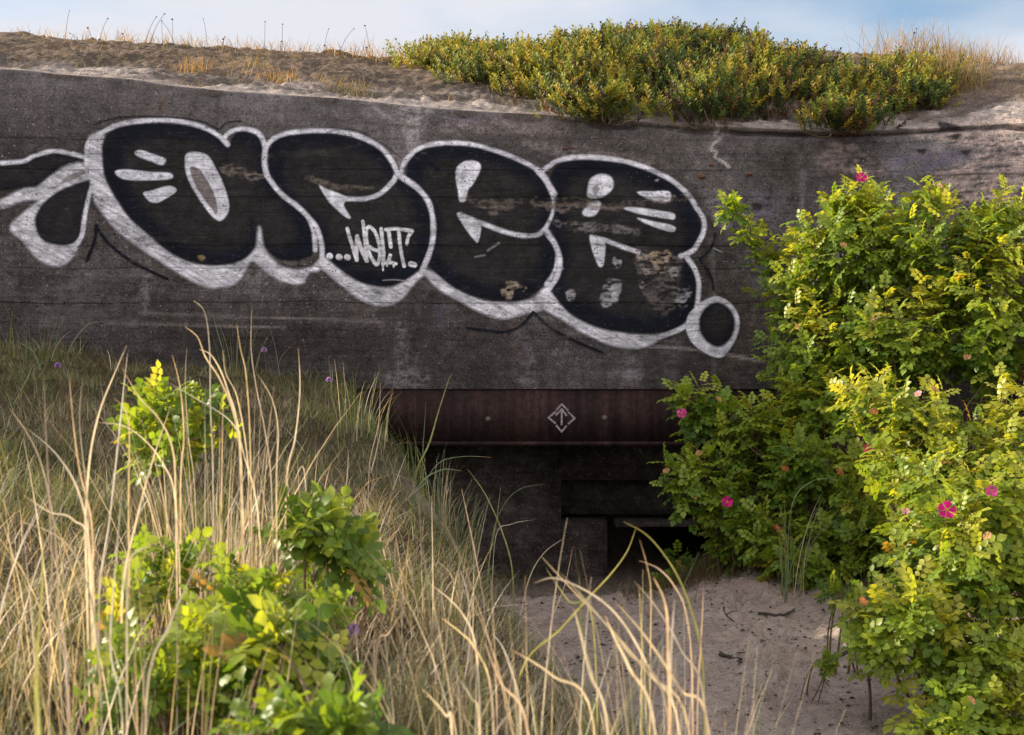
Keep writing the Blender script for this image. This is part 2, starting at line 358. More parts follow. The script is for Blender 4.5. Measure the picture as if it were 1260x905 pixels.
# --- paint primitives (traced over the wall, in photo pixels at the wall's own depth)
def sdist(u, v, poly, closed):
    d2 = np.full(u.shape, 1e12); ins = np.zeros(u.shape, bool); m = len(poly)
    for i in range(m if closed else m-1):
        a = poly[i]; b = poly[(i+1) % m]; e = b-a; l2 = e@e+1e-9
        t = np.clip(((u-a[0])*e[0]+(v-a[1])*e[1])/l2, 0, 1)
        d2 = np.minimum(d2, (u-a[0]-t*e[0])**2+(v-a[1]-t*e[1])**2)
        if closed:
            c = (a[1] > v) != (b[1] > v)
            if c.any():
                xx = a[0]+(v-a[1])*e[0]/(e[1] if abs(e[1]) > 1e-9 else 1e-9); ins ^= c & (u < xx)
    return np.sqrt(d2), ins
class Layer:
    def __init__(s, u, v): s.u = u; s.v = v; s.c = np.zeros(u.shape+(3,)); s.a = np.zeros(u.shape)
    def box(s, p, m):
        lo = p.min(0)-m; hi = p.max(0)+m
        return (s.u > lo[0]) & (s.u < hi[0]) & (s.v > lo[1]) & (s.v < hi[1])
    def put(s, k, cov, colr):
        a0 = s.a[k]; an = cov+a0*(1-cov)
        s.c[k] = (np.array(colr)*cov[:, None]+s.c[k]*(a0*(1-cov))[:, None])/np.maximum(an, 1e-6)[:, None]; s.a[k] = an
    def fill(s, pts, colr, f=1.5, op=1., n=5, erase=False, nz=0, grow=0):
        p = cr(pts, True, n); k = s.box(p, 4*f+grow+2)
        if not k.any(): return
        d, i = sdist(s.u[k], s.v[k], p, True); sd = np.where(i, -d, d)-grow
        if nz: sd = sd+nz*fbm(s.u[k]/7, s.v[k]/7, 77)*2
        cov = op*(1-sst(-f, f, sd))
        if nz: cov = cov*np.clip(.5+1.2*fbm(s.u[k]/22, s.v[k]/3.2, 79)*2+1.3*fbm(s.u[k]/5, s.v[k]/3, 83)*2, 0, 1)
        if erase: s.a[k] *= 1-cov
        else: s.put(k, cov, colr)
    def stroke(s, pts, wd, colr, f=1.5, op=1., n=6, taper=False):
        p = cr(pts, False, n); k = s.box(p, wd+3*f+2)
        if not k.any(): return
        d, _ = sdist(s.u[k], s.v[k], p, False)
        wv = wd/2*(1+.25*fbm(s.u[k]/14, s.v[k]/14, 81)*2)
        s.put(k, op*(1-sst(-f, f*1.3, d-wv)), colr)
def c1(*p): return [(x/3.479, 120+y/3.479) for x, y in p]
def c2(*p): return [(300+x/3.232, 120+y/3.232) for x, y in p]
def c3(*p): return [(600+x/3.018, 160+y/3.018) for x, y in p]
def c4(*p): return [(380+x/7.875, 250+y/7.875) for x, y in p]
BLK = (.027, .024, .0225); NVY = (.007, .008, .015); WHT = (.60, .60, .66); GRY = (.30, .29, .31); TAN = (.15, .125, .105)
def black(Lr, pts, op=.992):
    Lr.fill(pts, NVY, 2.2, op); p = np.array(pts); c = p.mean(0)
    Lr.fill(c+(p-c)*.80, BLK, 9, .75)
def bevel(Lr, pts):
    Lr.fill(pts, WHT, 2.6, .62); p = np.array(pts); c = p.mean(0)
    q = cr(pts, True, 5); k = Lr.box(q, 6); d, i = sdist(Lr.u[k], Lr.v[k], q, True)
    st = .55+1.5*fbm((Lr.u[k]+Lr.v[k]*.6)/26, (Lr.v[k]-Lr.u[k]*.55)/2.6, 55)*2
    Lr.put(k, np.where(i, sst(0, 3.5, d)*np.clip(st, 0, 1), 0)*.95, (.66, .65, .70))
def L_leaf(Lr):
    bevel(Lr, c1((0, 440), (105, 390), (160, 380), (210, 340), (300, 285), (370, 285), (440, 300), (420, 345), (330, 350), (240, 385), (185, 435), (105, 445), (0, 480)))
    bevel(Lr, c1((105, 490), (150, 455), (185, 425), (240, 382), (330, 345), (400, 345), (372, 450), (365, 560), (345, 620), (310, 690), (260, 722), (205, 715), (150, 685), (100, 620), (40, 560)))
    black(Lr, c1((-60, 288), (30, 282), (105, 276), (150, 255), (230, 238), (300, 246), (352, 262), (260, 292), (200, 345), (150, 380), (105, 384), (-60, 392)))
    Lr.stroke(c1((-60, 284), (40, 280), (105, 272), (150, 250), (230, 231), (300, 240), (370, 258)), 4.6, WHT)
    black(Lr, c1((405, 355), (330, 368), (250, 402), (185, 455), (152, 510), (155, 565), (185, 615), (240, 632), (300, 632), (338, 605), (352, 560), (358, 500), (380, 430)))
    Lr.stroke(c1((405, 350), (378, 440), (362, 520), (352, 590), (330, 630)), 4.5, WHT)
    Lr.fill(c1((258, 372), (295, 335), (350, 316), (364, 326), (330, 346)), (.2, .18, .18), 1, .9)
    Lr.stroke(c1((414, 548), (408, 600), (392, 650), (372, 698)), 3.6, NVY, .8)
    Lr.stroke(c1((415, 558), (470, 630), (560, 700), (640, 742), (716, 778)), 3.2, NVY, .8)
def L_a(Lr):
    bevel(Lr, c1((378, 172), (445, 155), (450, 250), (450, 330), (490, 420), (560, 520), (650, 600), (740, 668), (830, 708), (920, 718), (1020, 708), (1085, 668), (1045, 755), (1005, 800), (930, 817), (850, 802), (760, 752), (680, 700), (590, 640), (500, 570), (440, 500), (400, 440), (388, 370), (368, 290)))
    bevel(Lr, c2((40, 640), (90, 620), (140, 665), (200, 685), (265, 675), (315, 635), (300, 690), (262, 700), (236, 742), (180, 742), (120, 716), (68, 680)))
    black(Lr, c1((437, 250), (442, 190), (482, 145), (560, 117), (680, 110), (800, 122), (880, 142), (940, 177), (980, 212), (992, 180), (1010, 155), (1050, 147), (1098, 162), (1118, 200), (1130, 260), (1140, 330), (1183, 400), (1255, 455), (1313, 525), (1340, 600), (1340, 665), (1298, 690), (1240, 697), (1180, 682), (1138, 640), (1118, 590), (1108, 560), (1096, 640), (1060, 682), (980, 712), (900, 720), (800, 700), (720, 660), (640, 590), (560, 520), (490, 420), (450, 340)))
    bevel(Lr, c1((1104, 560), (1118, 562), (1128, 630), (1150, 690), (1100, 705), (1060, 692), (1095, 640)))
    Lr.stroke(c1((372, 290), (378, 200), (440, 150), (520, 115), (640, 100), (760, 102), (860, 125), (930, 160), (972, 198)), 4.8, WHT)
    Lr.stroke(c1((975, 203), (962, 180), (985, 150), (1040, 135), (1100, 150), (1130, 190), (1140, 250), (1150, 310), (1178, 365), (1245, 430), (1315, 505), (1345, 580), (1350, 655)), 5.0, WHT)
    Lr.fill(c1((578, 238), (600, 226), (640, 238), (705, 262), (708, 280), (690, 290), (640, 272), (595, 255)), WHT, 1.3)
    Lr.fill(c1((494, 318), (540, 308), (640, 320), (726, 324), (740, 345), (700, 354), (560, 355), (512, 342)), WHT, 1.3)
    Lr.fill(c1((614, 410), (650, 400), (720, 380), (752, 390), (750, 408), (700, 440), (670, 452), (640, 444)), WHT, 1.3)
    Lr.fill(c1((792, 280), (800, 242), (840, 235), (890, 250), (922, 300), (952, 360), (978, 440), (978, 490), (948, 528), (915, 515), (870, 460), (820, 380), (800, 330)), WHT, 1.4)
    Lr.fill(c1((815, 300), (850, 305), (880, 345), (905, 385), (922, 430), (932, 475), (925, 498), (890, 458), (850, 400), (825, 350)), (.15, .13, .12), 1.2, .95)
    Lr.stroke(c1((410, 112), (520, 86), (680, 84), (860, 102), (935, 136), (970, 110), (1035, 100)), 1.6, NVY, .8, .75)
    Lr.fill(c1((940, 295), (1000, 285), (1070, 320), (1130, 345), (1040, 350), (960, 330)), TAN, 2, .8, nz=5)
    Lr.fill(c1((845, 680), (870, 676), (880, 690), (860, 700)), (.2, .15, .07), 1, .8)
def L_c(Lr):
    bevel(Lr, c2((296, 660), (325, 635), (400, 700), (480, 742), (560, 756), (620, 742), (700, 688), (722, 700), (682, 740), (642, 790), (592, 826), (520, 828), (440, 792), (380, 742), (330, 700)))
    black(Lr, c2((93, 250), (106, 200), (150, 160), (240, 143), (340, 143), (430, 158), (520, 195), (578, 250), (604, 300), (612, 318), (650, 340), (700, 380), (735, 440), (748, 520), (738, 600), (710, 672), (650, 722), (580, 748), (490, 742), (420, 708), (350, 655), (318, 620), (308, 570), (280, 500), (220, 440), (150, 382), (105, 320)))
    Lr.stroke(c2((88, 300), (105, 330), (150, 385), (220, 440), (280, 505), (308, 575), (312, 648)), 5.2, WHT)
    Lr.stroke(c2((92, 310), (82, 250), (95, 190), (150, 150), (250, 135), (350, 135), (440, 150), (530, 190), (580, 240), (612, 300)), 5, WHT)
    Lr.stroke(c2((612, 300), (590, 340), (540, 385), (480, 405), (400, 404)), 5, WHT)
    Lr.stroke(c2((628, 318), (700, 370), (740, 430), (755, 520), (745, 600), (712, 685)), 5.6, WHT)
    Lr.fill(c2((300, 350), (330, 365), (395, 390), (412, 404), (398, 430), (425, 478), (405, 476), (355, 432), (328, 400)), WHT, 1.2)
    Lr.fill(c2((240, 325), (300, 320), (360, 345), (450, 350), (520, 360), (440, 372), (350, 362)), (.14, .115, .095), 1.5, .7, nz=4)
    Lr.stroke(c2((330, 140), (440, 128), (560, 190), (625, 240)), 1.4, NVY, .8, .5)
def L_e(Lr):
    bevel(Lr, c2((712, 690), (762, 698), (850, 765), (960, 806), (1100, 812), (1180, 790), (1250, 755), (1270, 748), (1245, 800), (1190, 845), (1110, 865), (1020, 882), (930, 852), (840, 802), (770, 762)))
    black(Lr, c2((648, 300), (662, 245), (710, 200), (780, 190), (890, 192), (980, 212), (1080, 250), (1150, 285), (1195, 330), (1222, 390), (1232, 450), (1210, 520), (1225, 560), (1240, 610), (1232, 680), (1190, 750), (1110, 805), (1030, 812), (960, 806), (850, 765), (765, 700), (730, 640), (748, 560), (745, 480), (700, 378), (655, 340)))
    Lr.stroke(c2((625, 300), (640, 260), (680, 215), (740, 190), (850, 182), (950, 198), (1060, 235), (1150, 278), (1195, 325), (1228, 385), (1234, 445), (1215, 500), (1180, 540), (1140, 552), (1090, 548), (1020, 530), (950, 502), (900, 484), (860, 468)), 4.8, WHT)
    Lr.stroke(c2((612, 305), (640, 325), (700, 370), (740, 430), (755, 520), (745, 600), (712, 685)), 5.6, WHT)
    Lr.stroke(c2((1200, 525), (1236, 560), (1250, 620), (1240, 690), (1205, 745)), 5, WHT)
    Lr.fill(c2((848, 462), (895, 480), (942, 505), (932, 575), (914, 564), (880, 520)), WHT, 1.2)
    Lr.fill(c2((848, 280), (885, 254), (930, 258), (942, 285), (915, 340), (892, 370), (882, 412), (858, 412), (852, 370), (843, 325)), WHT, 1.4)
    Lr.fill(c2((862, 300), (885, 285), (882, 320), (862, 345)), GRY, 1.5, .6)
    Lr.fill(c2((880, 400), (960, 408), (1100, 400), (1230, 412), (1225, 440), (1100, 428), (1000, 470), (930, 430)), TAN, 2, .72, nz=6)
    Lr.fill(c3((55, 580), (80, 560), (120, 570), (150, 590), (130, 600), (100, 590), (85, 630), (55, 625)), (.42, .35, .25), 1.5, .9, nz=3)
    for q in ((700, 230), (745, 265), (770, 285)): Lr.fill(c2((q[0]-14, q[1]-8), (q[0]+14, q[1]-4), (q[0]+10, q[1]+10), (q[0]-10, q[1]+8)), NVY, 1.2)
    Lr.stroke(c3((-75, 735), (0, 745), (60, 750), (120, 730), (168, 678)), 2.8, NVY, .8)
    Lr.stroke(c2((920, 635), (960, 628)), 2, GRY, .8, .7); Lr.stroke(c2((970, 610), (1015, 580)), 2.4, GRY, 1, .7)
def L_f(Lr):
    bevel(Lr, c3((180, 620), (215, 585), (245, 610), (310, 685), (400, 732), (500, 752), (600, 758), (680, 742), (740, 705), (765, 695), (735, 735), (650, 772), (590, 806), (520, 812), (430, 792), (330, 742), (250, 692), (185, 652)))
    black(Lr, c3((228, 190), (265, 128), (340, 110), (420, 110), (520, 124), (620, 160), (700, 205), (745, 255), (772, 310), (792, 370), (775, 430), (735, 475), (762, 530), (776, 600), (755, 690), (700, 738), (620, 758), (500, 752), (400, 730), (305, 682), (245, 615), (232, 580), (262, 500), (252, 420), (225, 372), (248, 310), (245, 230)))
    Lr.stroke(c3((190, 160), (215, 145), (260, 115), (330, 103), (420, 105), (520, 120), (620, 155), (700, 200), (750, 250), (775, 290), (800, 330), (803, 370), (785, 415), (760, 450), (715, 470)), 5.2, WHT)
    Lr.stroke(c3((215, 375), (252, 430), (268, 490), (255, 550), (215, 605)), 5.5, WHT)
    Lr.stroke(c3((185, 150), (215, 185), (245, 240)), 7, WHT)
    Lr.stroke(c3((740, 475), (770, 520), (783, 570), (780, 630), (765, 700), (720, 738), (640, 770)), 5, WHT)
    Lr.stroke(c3((400, 402), (440, 412), (500, 435), (560, 455)), 4.5, WHT)
    Lr.fill(c3((378, 395), (402, 398), (435, 420), (430, 500), (412, 506), (392, 460)), WHT, 1.2)
    Lr.fill(c3((372, 215), (385, 180), (425, 165), (460, 180), (465, 215), (435, 245), (400, 255), (372, 250)), WHT, 1.8)
    Lr.fill(c3((392, 215), (408, 205), (412, 230), (400, 245), (390, 235)), (.2, .18, .19), 1.2, .8)
    Lr.fill(c3((352, 310), (375, 275), (405, 265), (420, 275), (402, 315), (370, 322)), WHT, 1.6)
    Lr.fill(c3((555, 232), (610, 230), (672, 230), (678, 262), (640, 268), (590, 255)), WHT, 1.4)
    Lr.fill(c3((505, 292), (560, 290), (640, 302), (690, 312), (692, 332), (660, 330), (560, 312)), WHT, 1.3)
    Lr.fill(c3((555, 328), (610, 340), (690, 358), (690, 380), (650, 372), (590, 350)), WHT, 1.3)
    Lr.fill(c3((225, 262), (330, 250), (420, 268), (560, 262), (740, 235), (740, 270), (560, 285), (450, 300), (330, 305), (225, 300)), (.16, .13, .105), 2, .7, nz=6)
    Lr.fill(c3((240, 335), (400, 345), (520, 355), (560, 385), (430, 385), (330, 370), (240, 350)), (.2, .18, .17), 2, .7, nz=6)
    Lr.fill(c3((548, 440), (600, 445), (715, 472), (712, 540), (704, 640), (660, 690), (620, 676), (580, 610), (555, 530)), (.125, .108, .10), 3, .85, nz=4)
    for (x, y, r, cc) in ((575, 470, 22, (.36, .3, .26)), (625, 470, 26, (.42, .32, .2)), (665, 470, 20, (.36, .27, .2)), (640, 510, 22, (.3, .24, .18)), (690, 530, 18, (.34, .33, .33)), (590, 520, 16, (.3, .27, .25)),
                          (480, 490, 18, (.4, .39, .4)), (310, 610, 20, GRY), (465, 580, 34, GRY), (440, 625, 26, GRY), (470, 620, 16, WHT), (720, 630, 24, GRY), (745, 600, 16, GRY), (700, 600, 18, (.2, .18, .17)), (575, 575, 10, WHT), (280, 515, 8, WHT), (630, 190, 7, WHT)):
        Lr.fill(c3((x-r, y-r*.3), (x, y-r), (x+r*.8, y-r*.4), (x+r*.7, y+r), (x-r*.2, y+r*1.4), (x-r*.8, y+r*.6)), cc, 1.4, .85, nz=3)
    Lr.stroke(c3((845, 385), (838, 420), (820, 450), (788, 480)), 2.6, NVY, .7)
    Lr.stroke(c3((790, 486), (815, 520), (832, 555), (838, 595)), 2.6, NVY, .7)
    Lr.stroke(c3((170, 676), (230, 732), (320, 782), (430, 828)), 2.6, NVY, .8)
    Lr.stroke(c3((838, 440), (870, 455)), 1.6, GRY, .7, .8)
def L_dot(Lr):
    Lr.fill(c3((798, 636), (850, 619), (902, 645), (933, 700), (927, 760), (895, 822), (862, 846), (808, 830), (758, 790), (735, 735), (745, 688), (770, 660)), WHT, 1.5, .95)
    black(Lr, c3((850, 640), (895, 662), (918, 710), (905, 770), (865, 806), (822, 795), (790, 755), (785, 705), (808, 660)), 1.)
def L_word(Lr):
    W = (.66, .66, .70); wd = 4.3
    for x, y in ((205, 515), (295, 522), (375, 525)): Lr.stroke(c4((x-4, y), (x+4, y+3)), 7, W, .8)
    for q in (((375, 252), (400, 340), (435, 450), (465, 550)), ((465, 550), (462, 430), (470, 330)), ((470, 325), (500, 420), (540, 520), (565, 562)), ((562, 560), (552, 430), (540, 300), (525, 182)),
              ((585, 425), (640, 455), (685, 455), (672, 360), (640, 280), (590, 232), (560, 262), (560, 360), (585, 480), (625, 560), (662, 598), (685, 540), (690, 490)),
              ((702, 250), (712, 360), (724, 480), (720, 595)), ((720, 592), (770, 575), (845, 590)), ((775, 265), (785, 350), (796, 425)), ((790, 510), (770, 580)),
              ((748, 258), (850, 252), (1000, 275)), ((1000, 275), (965, 330), (950, 400)), ((872, 275), (885, 400), (905, 530), (925, 612))):
        Lr.stroke(c4(*q), wd, W, .8)
    for x0, y0, y1 in ((718, 590, 655), (822, 590, 625), (758, 590, 612)): Lr.stroke(c4((x0, y0), (x0+2, y1)), 1.8, W, .6)
    Lr.stroke(c4((990, 592), (1025, 602)), 6.5, W, .8)
    Lr.stroke(c4((720, 752), (830, 745), (960, 760)), 1.3, GRY, .8, .7)
# --- main shell: face + slope + roof in one sheet
xs = np.concatenate([np.arange(-6.2, -3.7, .05), np.arange(-3.7, 3.9, .0125), np.arange(3.9, 5.6, .05)])
de, ze = edge(xs)
zrows_l = np.arange(-.3, ZB, .02); nf = 130
rows = [np.stack([xs, face(xs, np.full_like(xs, z)), np.full_like(xs, z)], -1) for z in zrows_l]
for k in range(nf+1):
    z = ZB+(ze-ZB)*k/nf; y = face(xs, z)
    g = np.exp(-(((k-nf+1.5)/1.1))**2)*sst(.3, 1.1, xs)
    y = y+.05*g+.006*g*vnoise(xs*9, z*3, 5)
    chip = np.exp(-((k-nf)/3.)**2)*np.clip(vnoise(xs*7, xs*0+3, 8)-.45, 0, 1)*.10
    rows.append(np.stack([xs, y+chip, z-chip*.5], -1))
ct = np.clip(xs-4.1, 0, 3)
yc = de+1.95; zc = EYE+(452.5-np.interp(630+F*xs/np.clip(yc, 8, 11.2), UT, VT))/F*np.clip(yc, 8, 11.2)-.5*ct**2
for k in range(1, 91):
    t = k/90.
    y = de+(yc-de)*t; z = ze+(zc-ze)*(.30*t+.70*t**1.25)+.10*np.sin(np.pi*t)*.5
    z = z+(.06*fbm(xs*3, y*5, 91)+.05*fbm(xs*11, y*14, 95)+.035*fbm(xs*34, y*34, 97, 2))*sst(0, .12, t)
    rows.append(np.stack([xs, y, z], -1))
for k in range(1, 16):
    t = k/15.; y = yc+6*t; z = zc+.25*np.sin(t*2.2)-.9*t*t+.05*fbm(xs*2, y*2, 99); rows.append(np.stack([xs, y, z], -1))
rows.append(np.stack([xs, y+.05, np.full_like(xs, -.3)], -1))
V = np.array(rows); nr, nc = V.shape[:2]
V[:, 0, 2] = V[:, 0, 2]; 
cx = (V[:-1, :-1, 0]+V[1:, 1:, 0])/2; cz = (V[:-1, :-1, 2]+V[1:, 1:, 2])/2
keep = np.ones((nr-1, nc-1), bool); nl_ = len(zrows_l)
keep[:nl_] &= ~((cx[:nl_] > OX0) & (cx[:nl_] < OX1))
# end skirts
rowi = np.arange(nr*nc).reshape(nr, nc)
sk = []; sv = []; base = nr*nc
for ci, flip in ((0, False), (nc-1, True)):
    b = V[:, ci].copy(); b[:, 2] = -.3; sv.append(b); ids = base+np.arange(nr); base += nr
    q = np.stack([rowi[:-1, ci], rowi[1:, ci], ids[1:], ids[:-1]], -1); sk.append(q if flip else q[:, ::-1])
Vall = np.concatenate([V.reshape(-1, 3)]+sv)
# stains and painted sunlight on the bare concrete
uu = 630+F*Vall[:, 0]/Vall[:, 1]; vv = 452.5-F*(Vall[:, 2]-EYE)/Vall[:, 1]
S = Layer(uu, vv)
nsl = (nl_+nf+1)*nc
tt = np.zeros(len(Vall)); tt[nsl:nsl+90*nc] = np.repeat(np.arange(1, 91)/90., nc); tt[nsl+90*nc:nr*nc] = 1
# wall colour goes darker brown towards the bottom, paler band above the letters
S.put(np.ones(len(uu), bool), np.clip(.8*sst(.0, .16, (vv-330)/900+.02*fbm(uu/40, vv/12, 12)), 0, .6)*(tt == 0), (.024, .020, .019))
S.put(np.ones(len(uu), bool), np.clip(.75*(1-sst(90, 215, vv-12*fbm(uu/60, vv/20, 14)))*np.clip(sst(420, 900, uu)+.35, 0, 1), 0, 1)*(tt == 0), (.27, .248, .25))
S.put(np.ones(len(uu), bool), .85*sst(0, .03, tt)*(1-sst(.16, .36, tt+.2*fbm(uu/50, vv/8, 17))), (.33, .28, .25))  # sunlit strip along the roof edge, painted into the colour as paler concrete
S.put(np.ones(len(uu), bool), .9*sst(.2, .42, tt+.25*fbm(uu/40, vv/8, 18)), (.165, .12, .085))
S.put(np.ones(len(uu), bool), .8*sst(.02, .14, tt)*sst(-.04, .10, fbm(Vall[:, 0]*2.2, Vall[:, 1]*6, 118)), (.075, .06, .045))
for pts, cc, op in ((((492, 135), (530, 132), (520, 160), (512, 180), (524, 188), (505, 195), (498, 170)), (.36, .33, .33), .85),
                    (((540, 142), (575, 138), (600, 150), (560, 156)), (.11, .095, .14), .6), (((555, 150), (680, 150), (700, 165), (560, 165)), (.25, .2, .19), .5),
                    (((800, 152), (840, 156), (832, 164), (812, 162)), (.42, .38, .36), .9), (((905, 240), (945, 232), (960, 255), (915, 275)), (.15, .13, .18), .55),
                    (((870, 235), (895, 240), (900, 280), (878, 270)), (.25, .22, .25), .7), (((1085, 190), (1170, 182), (1195, 195), (1110, 215)), (.14, .12, .18), .6),
                    (((1015, 140), (1036, 140), (1050, 175), (1085, 215), (1010, 205), (1020, 175)), (.26, .205, .19), .85),
                    (((1120, 160), (1300, 150), (1300, 250), (1180, 250), (1150, 215), (1200, 190)), (.40, .31, .27), .85),  # sunlight on the right end of the wall, painted in as tan
                    (((930, 330), (950, 325), (945, 350), (925, 350)), (.11, .10, .15), .6), (((535, 372), (548, 370), (546, 402), (538, 400)), (.09, .08, .13), .5),
                    (((488, 400), (498, 398), (500, 470), (490, 460)), (.19, .175, .18), .6), (((642, 420), (652, 420), (660, 470), (640, 472)), (.17, .155, .16), .6),
                    (((815, 380), (832, 380), (836, 470), (818, 470)), (.13, .115, .115), .5), (((175, 330), (185, 330), (182, 380), (176, 382)), (.26, .24, .25), .6),
                    (((478, 460), (520, 455), (525, 475), (485, 476)), (.24, .22, .23), .6), (((765, 445), (785, 440), (790, 465), (770, 470)), (.22, .2, .22), .6),
                    (((640, 172), (780, 190), (820, 205), (700, 195)), (.3, .26, .25), .5), (((870, 345), (960, 350), (960, 460), (880, 455)), (.1, .082, .07), .5)):
    S.fill(pts, cc, 5, op, nz=5)
for pts, wd, cc in ((((879, 150), (884, 160), (879, 166), (886, 171), (878, 177), (875, 184), (882, 187), (880, 194), (890, 199), (897, 206)), 2.6, (.5, .47, .46)), (((455, 126), (470, 140), (488, 150), (500, 165)), 2, (.3, .27, .27)),
                    (((760, 425), (850, 430), (940, 445)), 2.2, (.28, .25, .24)), (((170, 386), (330, 391), (470, 396)), 1.6, (.2, .18, .17)), (((130, 397), (300, 402), (350, 404)), 1.4, (.2, .18, .17)),
                    (((440, 150), (520, 158)), 1.6, (.04, .035, .03)), (((1130, 218), (1210, 214), (1300, 216)), 2.6, (.05, .04, .035)),
                    (((900, 162), (1015, 167), (1110, 165), (1200, 158)), 3.2, (.02, .018, .016)), (((690, 148), (760, 153), (900, 160)), 2.2, (.03, .026, .022))):
    S.stroke(pts, wd, cc, 1.5, .9)
for q in range(46):
    u_ = rng.uniform(-40, 1250); v_ = rng.choice([110+.05*u_, 208, 303, 331, 262, 374])+rng.uniform(-4, 6); l_ = rng.exponential(38)+12
    S.stroke(((u_, v_), (u_+rng.normal(0, 1.5), v_+l_*.5), (u_+rng.normal(0, 2.5), v_+l_)), rng.uniform(2, 7), ((.20, .185, .18), (.022, .018, .016), (.022, .018, .016), (.10, .06, .04))[rng.integers(0, 4)], 3, rng.uniform(.25, .6))
for pts in (((1155, 150), (1180, 155), (1185, 162), (1160, 160)), ((1165, 168), (1182, 164), (1178, 172)), ((925, 250), (937, 252), (935, 260), (926, 258)), ((1125, 185), (1140, 183), (1136, 190)), ((1180, 186), (1196, 184), (1190, 192))):
    S.fill(pts, (.022, .02, .018), 1.5, .95)
stain_and_light = np.concatenate([S.c, S.a[:, None]], 1)
shell = mesh('shell', Vall, [grid_faces(nr, nc, keep)]+sk, M_CONC, bunker, smooth=True, attrs={'stain_and_light': stain_and_light})
# --- graffiti: thin paint films of their own on the wall, one per letter
PX = {}
def paint_film(name, label, painter, box, step=.004, lift=.0035):
    u0, u1, v0, v1 = box; d = 8.58
    x = np.arange((u0-630)/F*d, (u1-630)/F*d, step); z = np.arange(EYE+(452.5-v1)/F*d, EYE+(452.5-v0)/F*d, step)
    X, Z = np.meshgrid(x, z); Y = face(X, Z)
    U = 630+F*X/Y; Vv = 452.5-F*(Z-EYE)/Y
    Lr = Layer(U.ravel(), Vv.ravel()); painter(Lr)
    a = Lr.a.reshape(X.shape); kp = np.maximum.reduce([a[:-1, :-1], a[1:, 1:], a[1:, :-1], a[:-1, 1:]]) > .04
    f = grid_faces(*X.shape, kp); used = np.unique(f); re = np.full(X.size, -1); re[used] = np.arange(len(used))
    Vx = np.stack([X, Y-lift, Z], -1).reshape(-1, 3)[used]
    c = np.concatenate([Lr.c, Lr.a[:, None]], 1)[used]
    o = mesh(name, Vx, [re[f]], M_PAINT, bunker, smooth=True, col=c); o['label'] = label
    return o
paint_film('graffiti_letter', 'leaf shaped black and white end piece of the graffiti', L_leaf, (-60, 215, 170, 350))
paint_film('graffiti_letter', 'round black letter with a white slit eye and three dashes', L_a, (95, 410, 130, 370), lift=.0055)
paint_film('graffiti_letter', 'black letter carrying the small white word', L_c, (310, 560, 140, 395), lift=.0075)
paint_film('graffiti_letter', 'black letter e with a white drop', L_e, (485, 700, 165, 425), lift=.0095)
paint_film('graffiti_letter', 'worn black letter e with tan bare patches', L_f, (640, 895, 180, 450), lift=.0115)
paint_film('graffiti_letter', 'small round black dot with a white rim', L_dot, (835, 920, 355, 450), lift=.0135)
paint_film('graffiti_word', 'white handwritten word WELT between dots', L_word, (395, 520, 265, 350), step=.003, lift=.0095)
# --- lintel beam with bolts and stencilled mark
def bx(name, b, m, parent): V_, f_ = boxes(b); return mesh(name, V_, f_, m, parent)
yb = 8.512
lint = bx('steel_lintel', [(OX0, OX1, yb, yb+.035, BZ+.0225, ZB-.004), (OX0, OX1, yb-.016, yb+.035, BZ-.002, BZ+.022), (OX0, OX1, yb+.036, yb+.25, BZ+.001, BZ+.03), (OX0, OX1, yb+.036, yb+.25, ZB-.035, ZB-.005)], M_STEEL, bunker)
def disc(c, r, depth, n=14):
    a = np.arange(n)/n*2*np.pi
    ring = lambda rr, y: np.stack([c[0]+rr*np.cos(a), np.full(n, y), c[2]+rr*np.sin(a)], -1)
    V_ = np.concatenate([ring(r, c[1]), ring(r, c[1]-depth*.6), ring(r*.65, c[1]-depth), [[c[0], c[1]-depth*1.05, c[2]]]])
    i = np.arange(n); j = (i+1) % n
    return V_, [np.concatenate([np.stack([i, j, j+n, i+n], -1), np.stack([i+n, j+n, j+2*n, i+2*n], -1)]), np.stack([i+2*n, j+2*n, np.full(n, 3*n)], -1)]
for u, v in ((600.6, 516), (744, 514.5), (905, 515)):
    c = P(u, v, yb); V_, f_ = disc(c, .016, .014); mesh('bolt', V_, f_, M_BOLT, lint)
def c5(*p): return [(640+x/12.6, 480+y/12.6) for x, y in p]
Vs = []; fs = []; nb = 0
for q in (((565, 310), (648, 222), (738, 315)), ((545, 345), (440, 430), (543, 515)), ((750, 350), (846, 440), (750, 525)), ((565, 555), (642, 648), (716, 560)), ((645, 300), (643, 540)), ((560, 385), (645, 300), (716, 395))):
    p = [P(u, v, yb) for u, v in c5(*q)]
    for a, b in zip(p[:-1], p[1:]):
        dd = b-a; dd /= np.linalg.norm(dd); nn = np.array((-dd[2], 0, dd[0]))*.0058; a = a-dd*.004; b = b+dd*.004
        y = np.array((0, -.0025-.0004*nb, 0)); Vs += [a+nn+y, a-nn+y, b-nn+y, b+nn+y]; fs.append(np.arange(4)+4*nb); nb += 1
mesh('emblem', np.array(Vs), [np.array(fs)], M_STENCIL, lint)['label'] = 'pale stencilled diamond with an upward arrow'
